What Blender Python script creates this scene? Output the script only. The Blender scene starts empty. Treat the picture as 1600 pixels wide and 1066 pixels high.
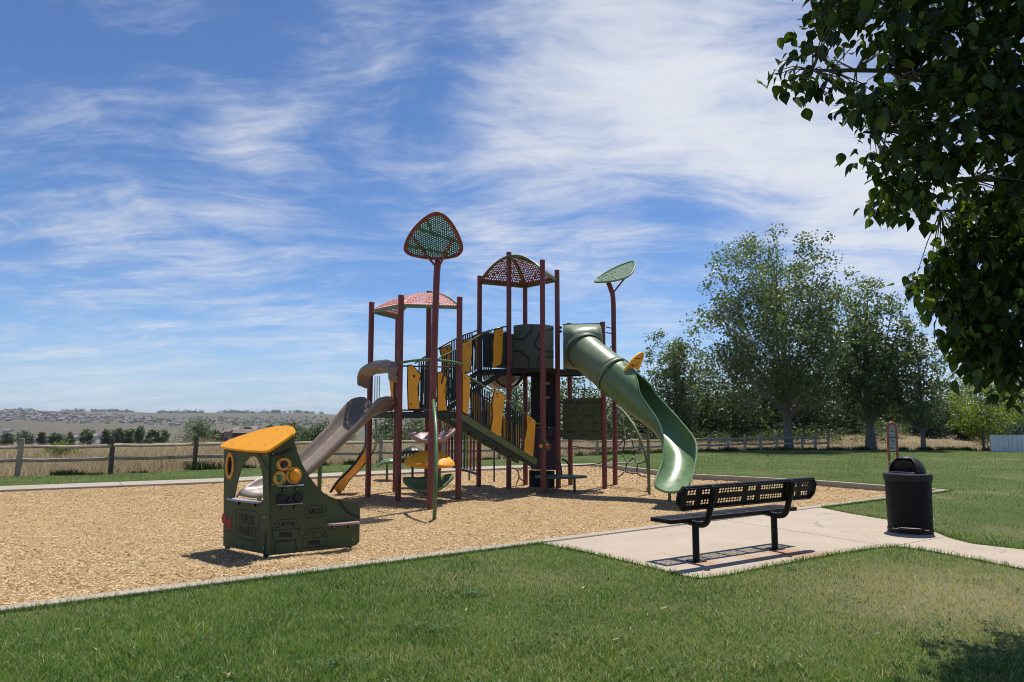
import bpy, bmesh, math, random
import numpy as np
from mathutils import Vector, Matrix, noise as mnoise
from mathutils.geometry import tessellate_polygon, delaunay_2d_cdt

random.seed(11)
rng = np.random.default_rng(7)
R = math.radians
scene = bpy.context.scene
COL = scene.collection

# ------------------------------------------------------------------ camera
F_PX, HORIZON, CAM_H = 1150.0, 655.0, 1.55
PITCH = math.atan((HORIZON - 533.0) / F_PX)
cam_d = bpy.data.cameras.new('camera')
cam = bpy.data.objects.new('camera', cam_d)
COL.objects.link(cam)
cam.location = (0, 0, CAM_H)
cam.rotation_euler = (R(90) + PITCH, 0, 0)
cam_d.sensor_width = 36
cam_d.lens = 36 * F_PX / 1600
cam_d.clip_start = 0.05
cam_d.clip_end = 30000
scene.camera = cam

# ------------------------------------------------------------------ light
SUN_DIR = Vector((0.20, 0.33, 1.0)).normalized()          # towards the sun
SUN_EL = math.asin(SUN_DIR.z)
SUN_AZ = math.atan2(SUN_DIR.x, SUN_DIR.y)
sun_d = bpy.data.lights.new('sun', 'SUN')
sun_d.energy = 5.0
sun_d.angle = R(0.55)
sun_d.color = (1.0, 0.95, 0.87)
sun = bpy.data.objects.new('sun', sun_d)
COL.objects.link(sun)
sun.rotation_euler = (-SUN_DIR).to_track_quat('-Z', 'Y').to_euler()

scene.view_settings.view_transform = 'Standard'
scene.view_settings.look = 'None'
scene.view_settings.gamma = 1.0
scene.view_settings.exposure = 0.10
scene.view_settings.use_curve_mapping = False
scene.cycles.use_denoising = True
scene.cycles.filter_width = 1.0
scene.cycles.sample_clamp_indirect = 6.0
scene.cycles.max_bounces = 8
scene.cycles.transparent_max_bounces = 16

world = bpy.data.worlds.new('World')
scene.world = world
world.use_nodes = True


class NT:
    """small node-tree helper"""
    def __init__(s, tree):
        s.t = tree
        s.t.nodes.clear()

    def n(s, typ, **kw):
        nd = s.t.nodes.new(typ)
        for k, v in kw.items():
            setattr(nd, k, v)
        return nd

    def l(s, a, b):
        s.t.links.new(a, b)

    def val(s, sock, v):
        if hasattr(v, 'is_linked') or isinstance(v, bpy.types.NodeSocket):
            s.l(v, sock)
        else:
            sock.default_value = v

    def math(s, op, a, b=None, c=None, clamp=False):
        m = s.n('ShaderNodeMath', operation=op, use_clamp=clamp)
        s.val(m.inputs[0], a)
        if b is not None:
            s.val(m.inputs[1], b)
        if c is not None:
            s.val(m.inputs[2], c)
        return m.outputs[0]

    def noise(s, vec, scale, detail=4, rough=0.55, dist=0.0):
        m = s.n('ShaderNodeTexNoise')
        if vec is not None:
            s.l(vec, m.inputs['Vector'])
        m.inputs['Scale'].default_value = scale
        m.inputs['Detail'].default_value = detail
        m.inputs['Roughness'].default_value = rough
        m.inputs['Distortion'].default_value = dist
        return m.outputs['Fac']

    def ramp(s, fac, stops):
        m = s.n('ShaderNodeValToRGB')
        e = m.color_ramp.elements
        while len(e) < len(stops):
            e.new(0.5)
        for el, (p, c) in zip(e, stops):
            el.position = p
            el.color = tuple(c) + (1,) if len(c) == 3 else c
        s.l(fac, m.inputs[0])
        return m.outputs[0]

    def mix(s, fac, a, b, blend='MIX'):
        m = s.n('ShaderNodeMix', data_type='RGBA', blend_type=blend)
        s.val(m.inputs[0], fac)
        for sock, v in ((m.inputs[6], a), (m.inputs[7], b)):
            if isinstance(v, (tuple, list)):
                sock.default_value = tuple(v) + (1,) if len(v) == 3 else v
            else:
                s.l(v, sock)
        return m.outputs[2]

    def maprange(s, v, a, b, c=0.0, d=1.0, smooth=True):
        m = s.n('ShaderNodeMapRange')
        m.interpolation_type = 'SMOOTHSTEP' if smooth else 'LINEAR'
        s.l(v, m.inputs[0])
        for i, x in enumerate((a, b, c, d)):
            m.inputs[i + 1].default_value = x
        return m.outputs[0]

    def mapping(s, vec, scale=(1, 1, 1), rot=(0, 0, 0), loc=(0, 0, 0)):
        m = s.n('ShaderNodeMapping')
        s.l(vec, m.inputs[0])
        m.inputs['Location'].default_value = loc
        m.inputs['Rotation'].default_value = rot
        m.inputs['Scale'].default_value = scale
        return m.outputs[0]


def cam_dir(px, py):
    u = (px - 800) / F_PX
    v = -(py - 533) / F_PX
    c, s = math.cos(PITCH), math.sin(PITCH)
    return Vector((u, c - s * v, s + c * v))


# sky: Nishita daylight with thin cirrus sheets
SKY_STRENGTH = 0.083
w = NT(world.node_tree)
sky = w.n('ShaderNodeTexSky', sky_type='NISHITA')
sky.sun_disc = False
sky.sun_elevation = SUN_EL
sky.sun_rotation = SUN_AZ
sky.altitude = 1700
sky.air_density = 1.0
sky.dust_density = 0.6
sky.ozone_density = 3.0
tc = w.n('ShaderNodeTexCoord')
sep = w.n('ShaderNodeSeparateXYZ')
w.l(tc.outputs['Generated'], sep.inputs[0])
zc = w.math('ADD', w.math('MAXIMUM', sep.outputs[2], 0.0), 0.16)
comb = w.n('ShaderNodeCombineXYZ')
w.l(w.math('DIVIDE', sep.outputs[0], zc), comb.inputs[0])
w.l(w.math('DIVIDE', sep.outputs[1], zc), comb.inputs[1])
cp = comb.outputs[0]
warp = w.n('ShaderNodeTexNoise')
w.l(cp, warp.inputs['Vector'])
warp.inputs['Scale'].default_value = 1.1
warp.inputs['Detail'].default_value = 3
wv = w.n('ShaderNodeVectorMath', operation='MULTIPLY_ADD')
w.l(warp.outputs['Color'], wv.inputs[0])
wv.inputs[1].default_value = (0.55, 0.55, 0.0)
w.l(cp, wv.inputs[2])
streak = w.noise(w.mapping(wv.outputs[0], (0.55, 2.3, 1), (0, 0, R(24)), (1.7, 0.4, 0)), 1.5, 9, 0.62, 0.25)
puffs = w.noise(w.mapping(wv.outputs[0], (1.0, 1.25, 1), (0, 0, R(12)), (4.0, 2.3, 0)), 3.1, 8, 0.6, 0.35)
fine = w.noise(w.mapping(wv.outputs[0], (1.0, 3.4, 1), (0, 0, R(31)), (0.3, 5.0, 0)), 6.0, 6, 0.6, 0.3)
base = w.math('ADD', w.math('MULTIPLY', streak, 0.42), w.math('MULTIPLY', puffs, 0.36))
ripple = w.noise(w.mapping(wv.outputs[0], (1.0, 1.7, 1), (0, 0, R(-20)), (2.2, 7.0, 0)), 13.0, 5, 0.65, 0.4)
base = w.math('ADD', base, w.math('ADD', w.math('MULTIPLY', fine, 0.14), w.math('MULTIPLY', ripple, 0.10)))
# where the cloud sheets lie (a broad deck high ahead and to the right, veils low and left, clear gaps between)
cover = None
for (px, py, amp, k) in ((990, 110, 0.17, 75), (800, 190, 0.08, 130), (1150, 240, 0.13, 60), (1330, 330, 0.10, 55),
                         (1480, 340, 0.08, 60), (550, 85, 0.14, 260), (385, 180, 0.06, 400), (110, 315, 0.11, 120), (370, 365, 0.12, 160),
                         (520, 560, 0.09, 160), (150, 590, 0.10, 120), (760, 390, 0.08, 260), (640, 270, 0.05, 260), (1000, 410, 0.02, 300), (1050, 525, 0.08, 400), (960, 440, 0.07, 500),
                         (60, 60, -0.03, 60), (250, 250, -0.05, 200), (230, 100, 0.02, 200), (200, 30, 0.02, 200), (480, 230, -0.05, 300), (690, 80, -0.08, 300), (640, 180, -0.10, 400), (1080, 390, -0.10, 160), (560, 450, -0.06, 120),
                         (120, 450, -0.07, 140), (1130, 440, -0.06, 150)):
    d = cam_dir(px, py).normalized()
    dp = w.n('ShaderNodeVectorMath', operation='DOT_PRODUCT')
    w.l(tc.outputs['Generated'], dp.inputs[0])
    dp.inputs[1].default_value = d
    g = w.math('MULTIPLY', w.math('EXPONENT', w.math('MULTIPLY', w.math('SUBTRACT', dp.outputs['Value'], 1.0), float(k))), amp)
    cover = g if cover is None else w.math('ADD', cover, g)
dens = w.math('ADD', base, cover)
mask = w.maprange(dens, 0.475, 0.82, 0.0, 0.92)
hz = w.maprange(sep.outputs[2], -0.02, 0.16, 1.0, 0.0)            # milky air low over the plain
bgt = w.n('ShaderNodeBackground')
tint = w.mix(1.0, sky.outputs[0], (0.93, 1.14, 1.40), 'MULTIPLY')
milky = w.mix(w.math('MULTIPLY', hz, 0.62), tint, (5.4, 6.7, 8.7))
skycol = w.mix(mask, milky, (8.9, 9.2, 9.8))
w.l(skycol, bgt.inputs[0])
bgt.inputs[1].default_value = SKY_STRENGTH
wo = w.n('ShaderNodeOutputWorld')
w.l(bgt.outputs[0], wo.inputs[0])


# ------------------------------------------------------------------ projection helpers (authoring: pixel of the photo -> point of the place)
def P(px, py, Y):
    d = cam_dir(px, py)
    return Vector((0, 0, CAM_H)) + d * (Y / d.y)


def G(px, py, z=0.0):
    d = cam_dir(px, py)
    return Vector((0, 0, CAM_H)) + d * ((z - CAM_H) / d.z)


class Wall:
    """vertical plane through two ground points; uv() drops a photo pixel on it"""
    def __init__(s, a, b):
        s.o = Vector((a[0], a[1], 0))
        s.x = Vector((b[0] - a[0], b[1] - a[1], 0)).normalized()
        s.n = Vector((s.x.y, -s.x.x, 0))
        if s.n.y > 0:
            s.n = -s.n

    def uv(s, px, py):
        d = cam_dir(px, py)
        c = Vector((0, 0, CAM_H))
        t = (s.o - c).dot(s.n) / d.dot(s.n)
        p = c + d * t
        return ((p - s.o).dot(s.x), p.z)

    def poly(s, pts):
        return [s.uv(*p) for p in pts]

    def at(s, u, z, off=0.0):
        return s.o + s.x * u + s.n * off + Vector((0, 0, z))

    def frame(s, off=0.0):
        return (s.o + s.n * off, s.x, Vector((0, 0, 1)))


# ------------------------------------------------------------------ materials
def mat(name, col, rough=0.6, var=0.12, vscale=6.0, bump=0.0, bscale=60.0, metal=0.0, spec=0.5, dirt=None, dscale=2.0, damt=0.5):
    m = bpy.data.materials.new(name)
    m.use_nodes = True
    t = NT(m.node_tree)
    co = t.n('ShaderNodeTexCoord').outputs['Object']
    b = t.n('ShaderNodeBsdfPrincipled')
    n1 = t.noise(co, vscale, 5, 0.6)
    lo = tuple(c * (1 - var) for c in col)
    hi = tuple(min(1, c * (1 + var)) for c in col)
    c = t.ramp(n1, [(0.3, lo), (0.7, hi)])
    if dirt:
        c = t.mix(t.math('MULTIPLY', t.maprange(t.noise(co, dscale, 6, 0.65), 0.48, 0.75), damt), c, dirt)
    t.l(c, b.inputs['Base Color'])
    t.l(t.maprange(t.noise(co, vscale * 2.3, 3), 0.3, 0.7, max(0.03, rough - 0.08), min(1, rough + 0.1)), b.inputs['Roughness'])
    b.inputs['Metallic'].default_value = metal
    b.inputs['Specular IOR Level'].default_value = spec
    if bump > 0:
        bp = t.n('ShaderNodeBump')
        bp.inputs['Strength'].default_value = bump
        bp.inputs['Distance'].default_value = 0.01
        t.l(t.noise(co, bscale, 4, 0.6), bp.inputs['Height'])
        t.l(bp.outputs[0], b.inputs['Normal'])
    o = t.n('ShaderNodeOutputMaterial')
    t.l(b.outputs[0], o.inputs[0])
    return m


def attr_mat(name, stops, rough=0.6, trans=0.25, attr='shade', spec=0.3, patch=None, tint=(1.25, 1.45, 0.55)):
    """foliage / chips: a per-piece random number picks the colour; thin pieces let some light through"""
    m = bpy.data.materials.new(name)
    m.use_nodes = True
    t = NT(m.node_tree)
    a = t.n('ShaderNodeAttribute', attribute_name=attr)
    c = t.ramp(a.outputs['Fac'], stops)
    if patch:
        c = t.mix(t.math('MULTIPLY', t.maprange(t.noise(t.n('ShaderNodeTexCoord').outputs['Object'], patch[1], 4), 0.45, 0.65), patch[2]), c, patch[0])
    b = t.n('ShaderNodeBsdfPrincipled')
    t.l(c, b.inputs['Base Color'])
    b.inputs['Roughness'].default_value = rough
    b.inputs['Specular IOR Level'].default_value = spec
    o = t.n('ShaderNodeOutputMaterial')
    if trans > 0:
        tr = t.n('ShaderNodeBsdfTranslucent')
        t.l(t.mix(1.0, c, tint, 'MULTIPLY'), tr.inputs[0])
        mx = t.n('ShaderNodeMixShader')
        mx.inputs[0].default_value = trans
        t.l(b.outputs[0], mx.inputs[1])
        t.l(tr.outputs[0], mx.inputs[2])
        t.l(mx.outputs[0], o.inputs[0])
    else:
        t.l(b.outputs[0], o.inputs[0])
    return m


M = {}
M['maroon'] = mat('maroon_powder_coat', (0.19, 0.042, 0.036), 0.42, 0.10, 3, 0.05, 150, dirt=(0.16, 0.075, 0.06), dscale=3, damt=0.5)
M['panel_green'] = mat('dark_green_plastic', (0.066, 0.094, 0.040), 0.55, 0.08, 3, 0.06, 220, spec=0.3, dirt=(0.095, 0.11, 0.06), dscale=4, damt=0.3)
M['slate_green'] = mat('slate_green_plastic', (0.062, 0.088, 0.064), 0.5, 0.08, 3, 0.05, 220)
M['sage'] = mat('sage_green_slide_plastic', (0.185, 0.245, 0.14), 0.40, 0.06, 2.5, 0.03, 160, dirt=(0.21, 0.22, 0.15), dscale=3, damt=0.4)
M['leaf_green'] = mat('bright_green_slide_plastic', (0.125, 0.215, 0.095), 0.34, 0.07, 2.5, 0.03, 120, dirt=(0.19, 0.28, 0.16), dscale=4, damt=0.35)
M['canopy_green'] = mat('canopy_green_metal', (0.14, 0.24, 0.10), 0.45, 0.1, 5)
M['deep_green'] = mat('deep_green_metal', (0.045, 0.15, 0.09), 0.45, 0.12, 8)
M['olive'] = mat('olive_green_metal', (0.12, 0.15, 0.052), 0.4, 0.08, 6, 0.03, 160)
M['rail_green'] = mat('green_metal_rail', (0.085, 0.17, 0.05), 0.35, 0.08, 6)
M['black_green'] = mat('dark_baluster_metal', (0.018, 0.026, 0.02), 0.42, 0.1, 6)
M['orange'] = mat('orange_plastic', (0.92, 0.41, 0.022), 0.45, 0.05, 4, 0.05, 200, dirt=(0.72, 0.30, 0.04), dscale=5, damt=0.4)
M['yellow'] = mat('yellow_roof_plastic', (0.90, 0.37, 0.008), 0.6, 0.04, 4, 0.04, 200, dirt=(0.70, 0.36, 0.06), dscale=6, damt=0.35)
M['tan_orange'] = mat('tan_ring_plastic', (0.72, 0.34, 0.05), 0.5, 0.05, 8)
M['taupe'] = mat('taupe_slide_plastic', (0.255, 0.205, 0.155), 0.34, 0.06, 3, 0.03, 120, dirt=(0.32, 0.27, 0.24), dscale=4, damt=0.45)
M['pink'] = mat('pink_canopy_metal', (0.62, 0.22, 0.18), 0.5, 0.08, 6)
M['rose'] = mat('rose_grey_plastic', (0.42, 0.27, 0.25), 0.45, 0.06, 5)
M['dull_red'] = mat('dull_red_canopy_metal', (0.25, 0.09, 0.08), 0.5, 0.08, 6)
M['black'] = mat('black_coated_metal', (0.007, 0.007, 0.008), 0.42, 0.15, 8, 0.05, 250, spec=0.25)
M['black_plastic'] = mat('black_plastic', (0.016, 0.016, 0.018), 0.5, 0.15, 8, 0.06, 180, spec=0.3)
M['print'] = mat('black_print', (0.012, 0.013, 0.012), 0.6, 0.1, 8)
M['red'] = mat('red_plastic', (0.45, 0.05, 0.03), 0.4, 0.08, 6)
M['teal'] = mat('teal_plastic', (0.02, 0.26, 0.17), 0.25, 0.08, 6)
M['violet'] = mat('violet_plastic', (0.055, 0.036, 0.06), 0.4, 0.08, 6)
M['blue_chime'] = mat('blue_pipe', (0.02, 0.09, 0.16), 0.35, 0.08, 6)
M['green_chime'] = mat('green_pipe', (0.015, 0.14, 0.075), 0.35, 0.08, 6)
M['yellow_chime'] = mat('ochre_pipe', (0.30, 0.24, 0.03), 0.35, 0.08, 6)
M['steel'] = mat('steel', (0.55, 0.55, 0.56), 0.35, 0.1, 10, metal=0.9)
M['lilac'] = mat('grey_shelf_plastic', (0.34, 0.32, 0.36), 0.45, 0.05, 5)
M['bark'] = mat('grey_brown_bark', (0.19, 0.165, 0.14), 0.85, 0.35, 9, 0.8, 30)
M['fence_wood'] = mat('weathered_wood', (0.42, 0.34, 0.255), 0.8, 0.28, 7, 0.5, 40, dirt=(0.17, 0.12, 0.085), dscale=3, damt=0.7)
M['fence_dark'] = mat('dark_post_wood', (0.13, 0.085, 0.062), 0.85, 0.3, 7, 0.5, 40)
M['white_wood'] = mat('white_painted_wood', (0.66, 0.66, 0.70), 0.6, 0.08, 6, 0.15, 60)
M['white_board'] = mat('pale_board', (0.52, 0.46, 0.38), 0.7, 0.1, 6)
M['copper'] = mat('copper_coloured_tube', (0.32, 0.10, 0.055), 0.4, 0.12, 6)
M['sign_white'] = mat('sign_face', (0.42, 0.47, 0.46), 0.5, 0.08, 10)
M['rope'] = mat('dark_rope', (0.045, 0.04, 0.038), 0.8, 0.2, 30)
M['rope_red'] = mat('red_rope', (0.16, 0.04, 0.03), 0.8, 0.2, 30)
M['chips_dark'] = None


def concrete(name, col, rust=None):
    m = bpy.data.materials.new(name)
    m.use_nodes = True
    t = NT(m.node_tree)
    co = t.n('ShaderNodeTexCoord').outputs['Object']
    b = t.n('ShaderNodeBsdfPrincipled')
    c = t.ramp(t.noise(co, 1.3, 6, 0.65), [(0.3, tuple(x * 0.88 for x in col)), (0.7, tuple(x * 1.07 for x in col))])
    c = t.mix(t.math('MULTIPLY', t.maprange(t.noise(co, 90, 3), 0.35, 0.7), 0.22), c, tuple(x * 0.72 for x in col))
    c = t.mix(t.math('MULTIPLY', t.maprange(t.noise(t.mapping(co, (1, 1, 1), (0, 0, 0), (3.1, 7.7, 0)), 0.9, 5, 0.7), 0.56, 0.78), 0.5), c, (0.46, 0.29, 0.19))
    c = t.mix(t.math('MULTIPLY', t.maprange(t.noise(co, 5.5, 6, 0.75), 0.6, 0.78), 0.4), c, tuple(x * 0.7 for x in col))
    vo = t.n('ShaderNodeTexVoronoi', feature='DISTANCE_TO_EDGE')
    wp = t.n('ShaderNodeTexNoise')
    t.l(co, wp.inputs['Vector'])
    wp.inputs['Scale'].default_value = 3.0
    wa = t.n('ShaderNodeVectorMath', operation='MULTIPLY_ADD')
    t.l(wp.outputs['Color'], wa.inputs[0])
    wa.inputs[1].default_value = (0.35, 0.35, 0)
    t.l(co, wa.inputs[2])
    t.l(wa.outputs[0], vo.inputs['Vector'])
    vo.inputs['Scale'].default_value = 0.42
    crack = t.math('MULTIPLY', t.maprange(vo.outputs['Distance'], 0.0035, 0.0012), t.maprange(t.noise(co, 0.5, 2), 0.5, 0.62))
    c = t.mix(t.math('MULTIPLY', crack, 0.75), c, tuple(x * 0.3 for x in col))
    for (rx, ry, rr, amt) in (rust or ()):
        dd = t.n('ShaderNodeVectorMath', operation='DISTANCE')
        t.l(t.mapping(co, (1, 1.0, 0)), dd.inputs[0])
        dd.inputs[1].default_value = (rx, ry, 0)
        c = t.mix(t.math('MULTIPLY', t.maprange(t.math('ADD', dd.outputs['Value'], t.math('MULTIPLY', t.noise(co, 4.5, 5, 0.7), rr * 0.9)), rr * 1.35, rr * 0.45), amt), c, (0.40, 0.19, 0.085))
    t.l(c, b.inputs['Base Color'])
    b.inputs['Roughness'].default_value = 0.85
    b.inputs['Specular IOR Level'].default_value = 0.25
    bp = t.n('ShaderNodeBump')
    bp.inputs['Strength'].default_value = 0.35
    bp.inputs['Distance'].default_value = 0.004
    t.l(t.noise(co, 140, 3), bp.inputs['Height'])
    t.l(bp.outputs[0], b.inputs['Normal'])
    t.l(b.outputs[0], t.n('ShaderNodeOutputMaterial').inputs[0])
    return m


M['concrete'] = concrete('pale_concrete', (0.455, 0.375, 0.29), ((G(1232, 864).x, G(1232, 864).y, 0.5, 0.9), (G(1290, 868).x, G(1290, 868).y, 0.4, 0.7), (G(1100, 880).x, G(1100, 880).y, 0.3, 0.7), (G(1180, 872).x, G(1180, 872).y, 0.36, 0.6)))
M['curb'] = concrete('curb_concrete', (0.40, 0.345, 0.275))


# ------------------------------------------------------------------ mesh helpers
ORIGIN = {}


class MB:
    def __init__(s):
        s.v, s.f = [], []

    def add(s, vs, fs):
        b = len(s.v)
        s.v.extend(Vector(x) for x in vs)
        s.f.extend(tuple(i + b for i in f) for f in fs)
        return s

    def box(s, c, sx, sy, sz, ax=Vector((1, 0, 0)), ay=None, az=Vector((0, 0, 1))):
        ax = Vector(ax).normalized()
        az = Vector(az).normalized()
        ay = az.cross(ax).normalized() if ay is None else Vector(ay)
        c = Vector(c)
        vs = [c + ax * (i * sx / 2) + ay * (j * sy / 2) + az * (k * sz / 2) for k in (-1, 1) for j in (-1, 1) for i in (-1, 1)]
        return s.add(vs, [(0, 2, 3, 1), (4, 5, 7, 6), (0, 1, 5, 4), (2, 6, 7, 3), (0, 4, 6, 2), (1, 3, 7, 5)])

    def beam(s, p, q, wd, ht, up=Vector((0, 0, 1))):
        p, q = Vector(p), Vector(q)
        d = (q - p)
        ax = d.normalized()
        ay = Vector(up).cross(ax).normalized()
        az = ax.cross(ay)
        return s.box((p + q) / 2, d.length, wd, ht, ax, ay, az)

    def tube(s, pts, r, n=10, caps=True):
        pts = [Vector(p) for p in pts]
        m = len(pts)
        rs = r if isinstance(r, (list, tuple)) else [r] * m
        t0 = (pts[1] - pts[0]).normalized()
        up = Vector((0, 0, 1)) if abs(t0.z) < 0.9 else Vector((1, 0, 0))
        nx = t0.cross(up).normalized()
        vs = []
        for i, p in enumerate(pts):
            t = (pts[min(i + 1, m - 1)] - pts[max(i - 1, 0)]).normalized()
            nx = (nx - t * nx.dot(t)).normalized()
            ny = t.cross(nx)
            for k in range(n):
                a = 2 * math.pi * k / n
                vs.append(p + (nx * math.cos(a) + ny * math.sin(a)) * rs[i])
        fs = [(i * n + k, i * n + (k + 1) % n, (i + 1) * n + (k + 1) % n, (i + 1) * n + k) for i in range(m - 1) for k in range(n)]
        if caps:
            fs.append(tuple(range(n - 1, -1, -1)))
            fs.append(tuple((m - 1) * n + k for k in range(n)))
        return s.add(vs, fs)

    def plate(s, outer, frame, thick, holes=()):
        o, x, y = (Vector(q) for q in frame)
        nrm = x.cross(y).normalized()
        loops = [list(outer)] + [list(h) for h in holes]
        tri = tessellate_polygon([[Vector((a, b, 0)) for a, b in lp] for lp in loops])
        flat = [p for lp in loops for p in lp]
        N = len(flat)
        vs = [o + x * a + y * b + nrm * thick / 2 for a, b in flat] + [o + x * a + y * b - nrm * thick / 2 for a, b in flat]
        fs = []
        for t in tri:
            a, b, c = t
            (x1, y1), (x2, y2), (x3, y3) = flat[a], flat[b], flat[c]
            if (x2 - x1) * (y3 - y1) - (x3 - x1) * (y2 - y1) < 0:
                b, c = c, b
            fs.append((a, b, c))
            fs.append((a + N, c + N, b + N))
        st = 0
        for lp in loops:
            k = len(lp)
            for i in range(k):
                a, b = st + i, st + (i + 1) % k
                fs.append((a, a + N, b + N, b))
            st += k
        return s.add(vs, fs)

    def lathe(s, prof, c, n=24, a0=0.0, a1=2 * math.pi):
        c = Vector(c)
        full = abs(a1 - a0 - 2 * math.pi) < 1e-6
        m = n if full else n + 1
        vs = []
        for (r, z) in prof:
            for k in range(m):
                a = a0 + (a1 - a0) * k / n
                vs.append(c + Vector((r * math.cos(a), r * math.sin(a), z)))
        fs = []
        for i in range(len(prof) - 1):
            for k in range(n):
                k2 = (k + 1) % m
                fs.append((i * m + k, i * m + k2, (i + 1) * m + k2, (i + 1) * m + k))
        return s.add(vs, fs)

    def ball(s, c, rx, ry=None, rz=None, n=10):
        ry = ry or rx
        rz = rz or rx
        c = Vector(c)
        vs, fs = [], []
        for i in range(n // 2 + 1):
            th = math.pi * i / (n // 2)
            for k in range(n):
                ph = 2 * math.pi * k / n
                vs.append(c + Vector((rx * math.sin(th) * math.cos(ph), ry * math.sin(th) * math.sin(ph), rz * math.cos(th))))
        for i in range(n // 2):
            for k in range(n):
                fs.append((i * n + k, (i + 1) * n + k, (i + 1) * n + (k + 1) % n, i * n + (k + 1) % n))
        return s.add(vs, fs)

    def ribbon(s, pts, wd, frame, off=0.0, closed=False):
        """flat painted stroke lying on a plate"""
        o, x, y = (Vector(q) for q in frame)
        nrm = x.cross(y).normalized()
        k = len(pts)
        P2 = [Vector((a, b)) for a, b in pts]
        L, Rr = [], []
        for i in range(k):
            a = P2[(i - 1) % k] if (closed or i > 0) else P2[i]
            b = P2[(i + 1) % k] if (closed or i < k - 1) else P2[i]
            t = (b - a)
            t = t.normalized() if t.length > 1e-9 else Vector((1, 0))
            q = Vector((-t.y, t.x)) * wd / 2
            L.append(P2[i] + q)
            Rr.append(P2[i] - q)
        vs = [o + x * p.x + y * p.y + nrm * off for p in L + Rr]
        fs = [(i, k + i, k + (i + 1) % k, (i + 1) % k) for i in range(k if closed else k - 1)]
        return s.add(vs, fs)

    def build(s, name, material, parent=None, origin=None, smooth=35, bevel=0.0, solid=0.0):
        me = bpy.data.meshes.new(name)
        o0 = Vector(ORIGIN.get(parent.name, (0, 0, 0))) if parent else Vector(origin or (0, 0, 0))
        me.from_pydata([tuple(v - o0) for v in s.v], [], s.f)
        me.update()
        if material:
            me.materials.append(material)
        if smooth:
            me.polygons.foreach_set('use_smooth', [True] * len(me.polygons))
            me.set_sharp_from_angle(angle=R(smooth))
        o = bpy.data.objects.new(name, me)
        COL.objects.link(o)
        if parent:
            o.parent = parent
        elif origin is not None:
            o.location = o0
        ORIGIN[o.name] = o0
        if solid:
            md = o.modifiers.new('solidify', 'SOLIDIFY')
            md.thickness = solid
            md.offset = 0
        if bevel:
            md = o.modifiers.new('bevel', 'BEVEL')
            md.width = bevel
            md.segments = 2
            md.limit_method = 'ANGLE'
            md.angle_limit = R(40)
        return o


def tag(o, label=None, cat=None, group=None, kind=None):
    if label:
        o['label'] = label
    if cat:
        o['category'] = cat
    if group:
        o['group'] = group
    if kind:
        o['kind'] = kind
    return o


def thing(name, loc, label, cat, group=None):
    o = bpy.data.objects.new(name, None)
    COL.objects.link(o)
    o.location = loc
    o.empty_display_size = 0.2
    ORIGIN[o.name] = Vector(loc)
    return tag(o, label, cat, group)


def copy_thing(root, loc, rotz=0.0, scale=1.0, label=None, cat=None, group=None):
    r = root.copy()
    COL.objects.link(r)
    r.location = loc
    r.rotation_euler = (0, 0, rotz)
    r.scale = (scale, scale, scale) if not isinstance(scale, (tuple, list)) else scale
    for ch in list(root.children):
        c = ch.copy()
        COL.objects.link(c)
        c.parent = r
        for gch in ch.children:
            d = gch.copy()
            COL.objects.link(d)
            d.parent = c
    if label:
        r['label'] = label
    if cat:
        r['category'] = cat
    if group:
        r['group'] = group
    return r


_txt = {}


def text_mesh(body):
    if body not in _txt:
        cu = bpy.data.curves.new('lettering', 'FONT')
        cu.body = body
        cu.align_x = 'CENTER'
        cu.resolution_u = 3
        cu.extrude = 0.0
        o = bpy.data.objects.new('lettering', cu)
        COL.objects.link(o)
        dg = bpy.context.evaluated_depsgraph_get()
        dg.update()
        me = bpy.data.meshes.new_from_object(o.evaluated_get(dg))
        vs = [(v.co.x, v.co.y) for v in me.vertices]
        fs = [tuple(p.vertices) for p in me.polygons]
        bpy.data.objects.remove(o)
        bpy.data.curves.remove(cu)
        bpy.data.meshes.remove(me)
        _txt[body] = (vs, fs)
    return _txt[body]


def lettering(body, wall, u, z, width, height, off, mirror=False, jig=0.0, bold=0.0):
    vs, fs = text_mesh(body)
    xs = [a for a, b in vs]
    ys = [b for a, b in vs]
    cx, cy = (max(xs) + min(xs)) / 2, (max(ys) + min(ys)) / 2
    sx, sy = width / (max(xs) - min(xs)), height / (max(ys) - min(ys))
    mb = MB()
    shifts = [(0, 0)] if not bold else [(0, 0), (bold, 0), (0, bold), (bold, bold)]
    for i, (dx, dy) in enumerate(shifts):
        mb.add([wall.at(u + ((a - cx) * sx + dx) * (-1 if mirror else 1), z + (b - cy) * sy + dy, off + 0.0004 * i) for a, b in vs], fs)
    return mb


def np_mesh(name, verts, faces_n, material, attr=None, kind=None, parent=None):
    """verts (N,k,3): N loose pieces of k corners; every piece one polygon unless faces_n lists index tuples within a piece"""
    N, k, _ = verts.shape
    me = bpy.data.meshes.new(name)
    me.vertices.add(N * k)
    me.vertices.foreach_set('co', verts.astype(np.float32).ravel())
    idx = []
    tot = []
    base = (np.arange(N) * k)[:, None]
    for f in faces_n:
        idx.append(base + np.array(f)[None, :])
        tot.append(len(f))
    loops = np.concatenate(idx, axis=1)
    per = loops.shape[1]
    me.loops.add(N * per)
    me.loops.foreach_set('vertex_index', loops.ravel().astype(np.int32))
    nf = len(faces_n)
    starts = np.cumsum([0] + tot[:-1])
    me.polygons.add(N * nf)
    me.polygons.foreach_set('loop_start', ((np.arange(N) * per)[:, None] + starts[None, :]).ravel().astype(np.int32))
    me.update(calc_edges=True)
    if attr is not None:
        a = me.attributes.new('shade', 'FLOAT', 'POINT')
        a.data.foreach_set('value', np.repeat(attr.astype(np.float32), k))
    if material:
        me.materials.append(material)
    o = bpy.data.objects.new(name, me)
    COL.objects.link(o)
    if parent:
        o.parent = parent
    if kind:
        o['kind'] = kind
    return o


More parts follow.
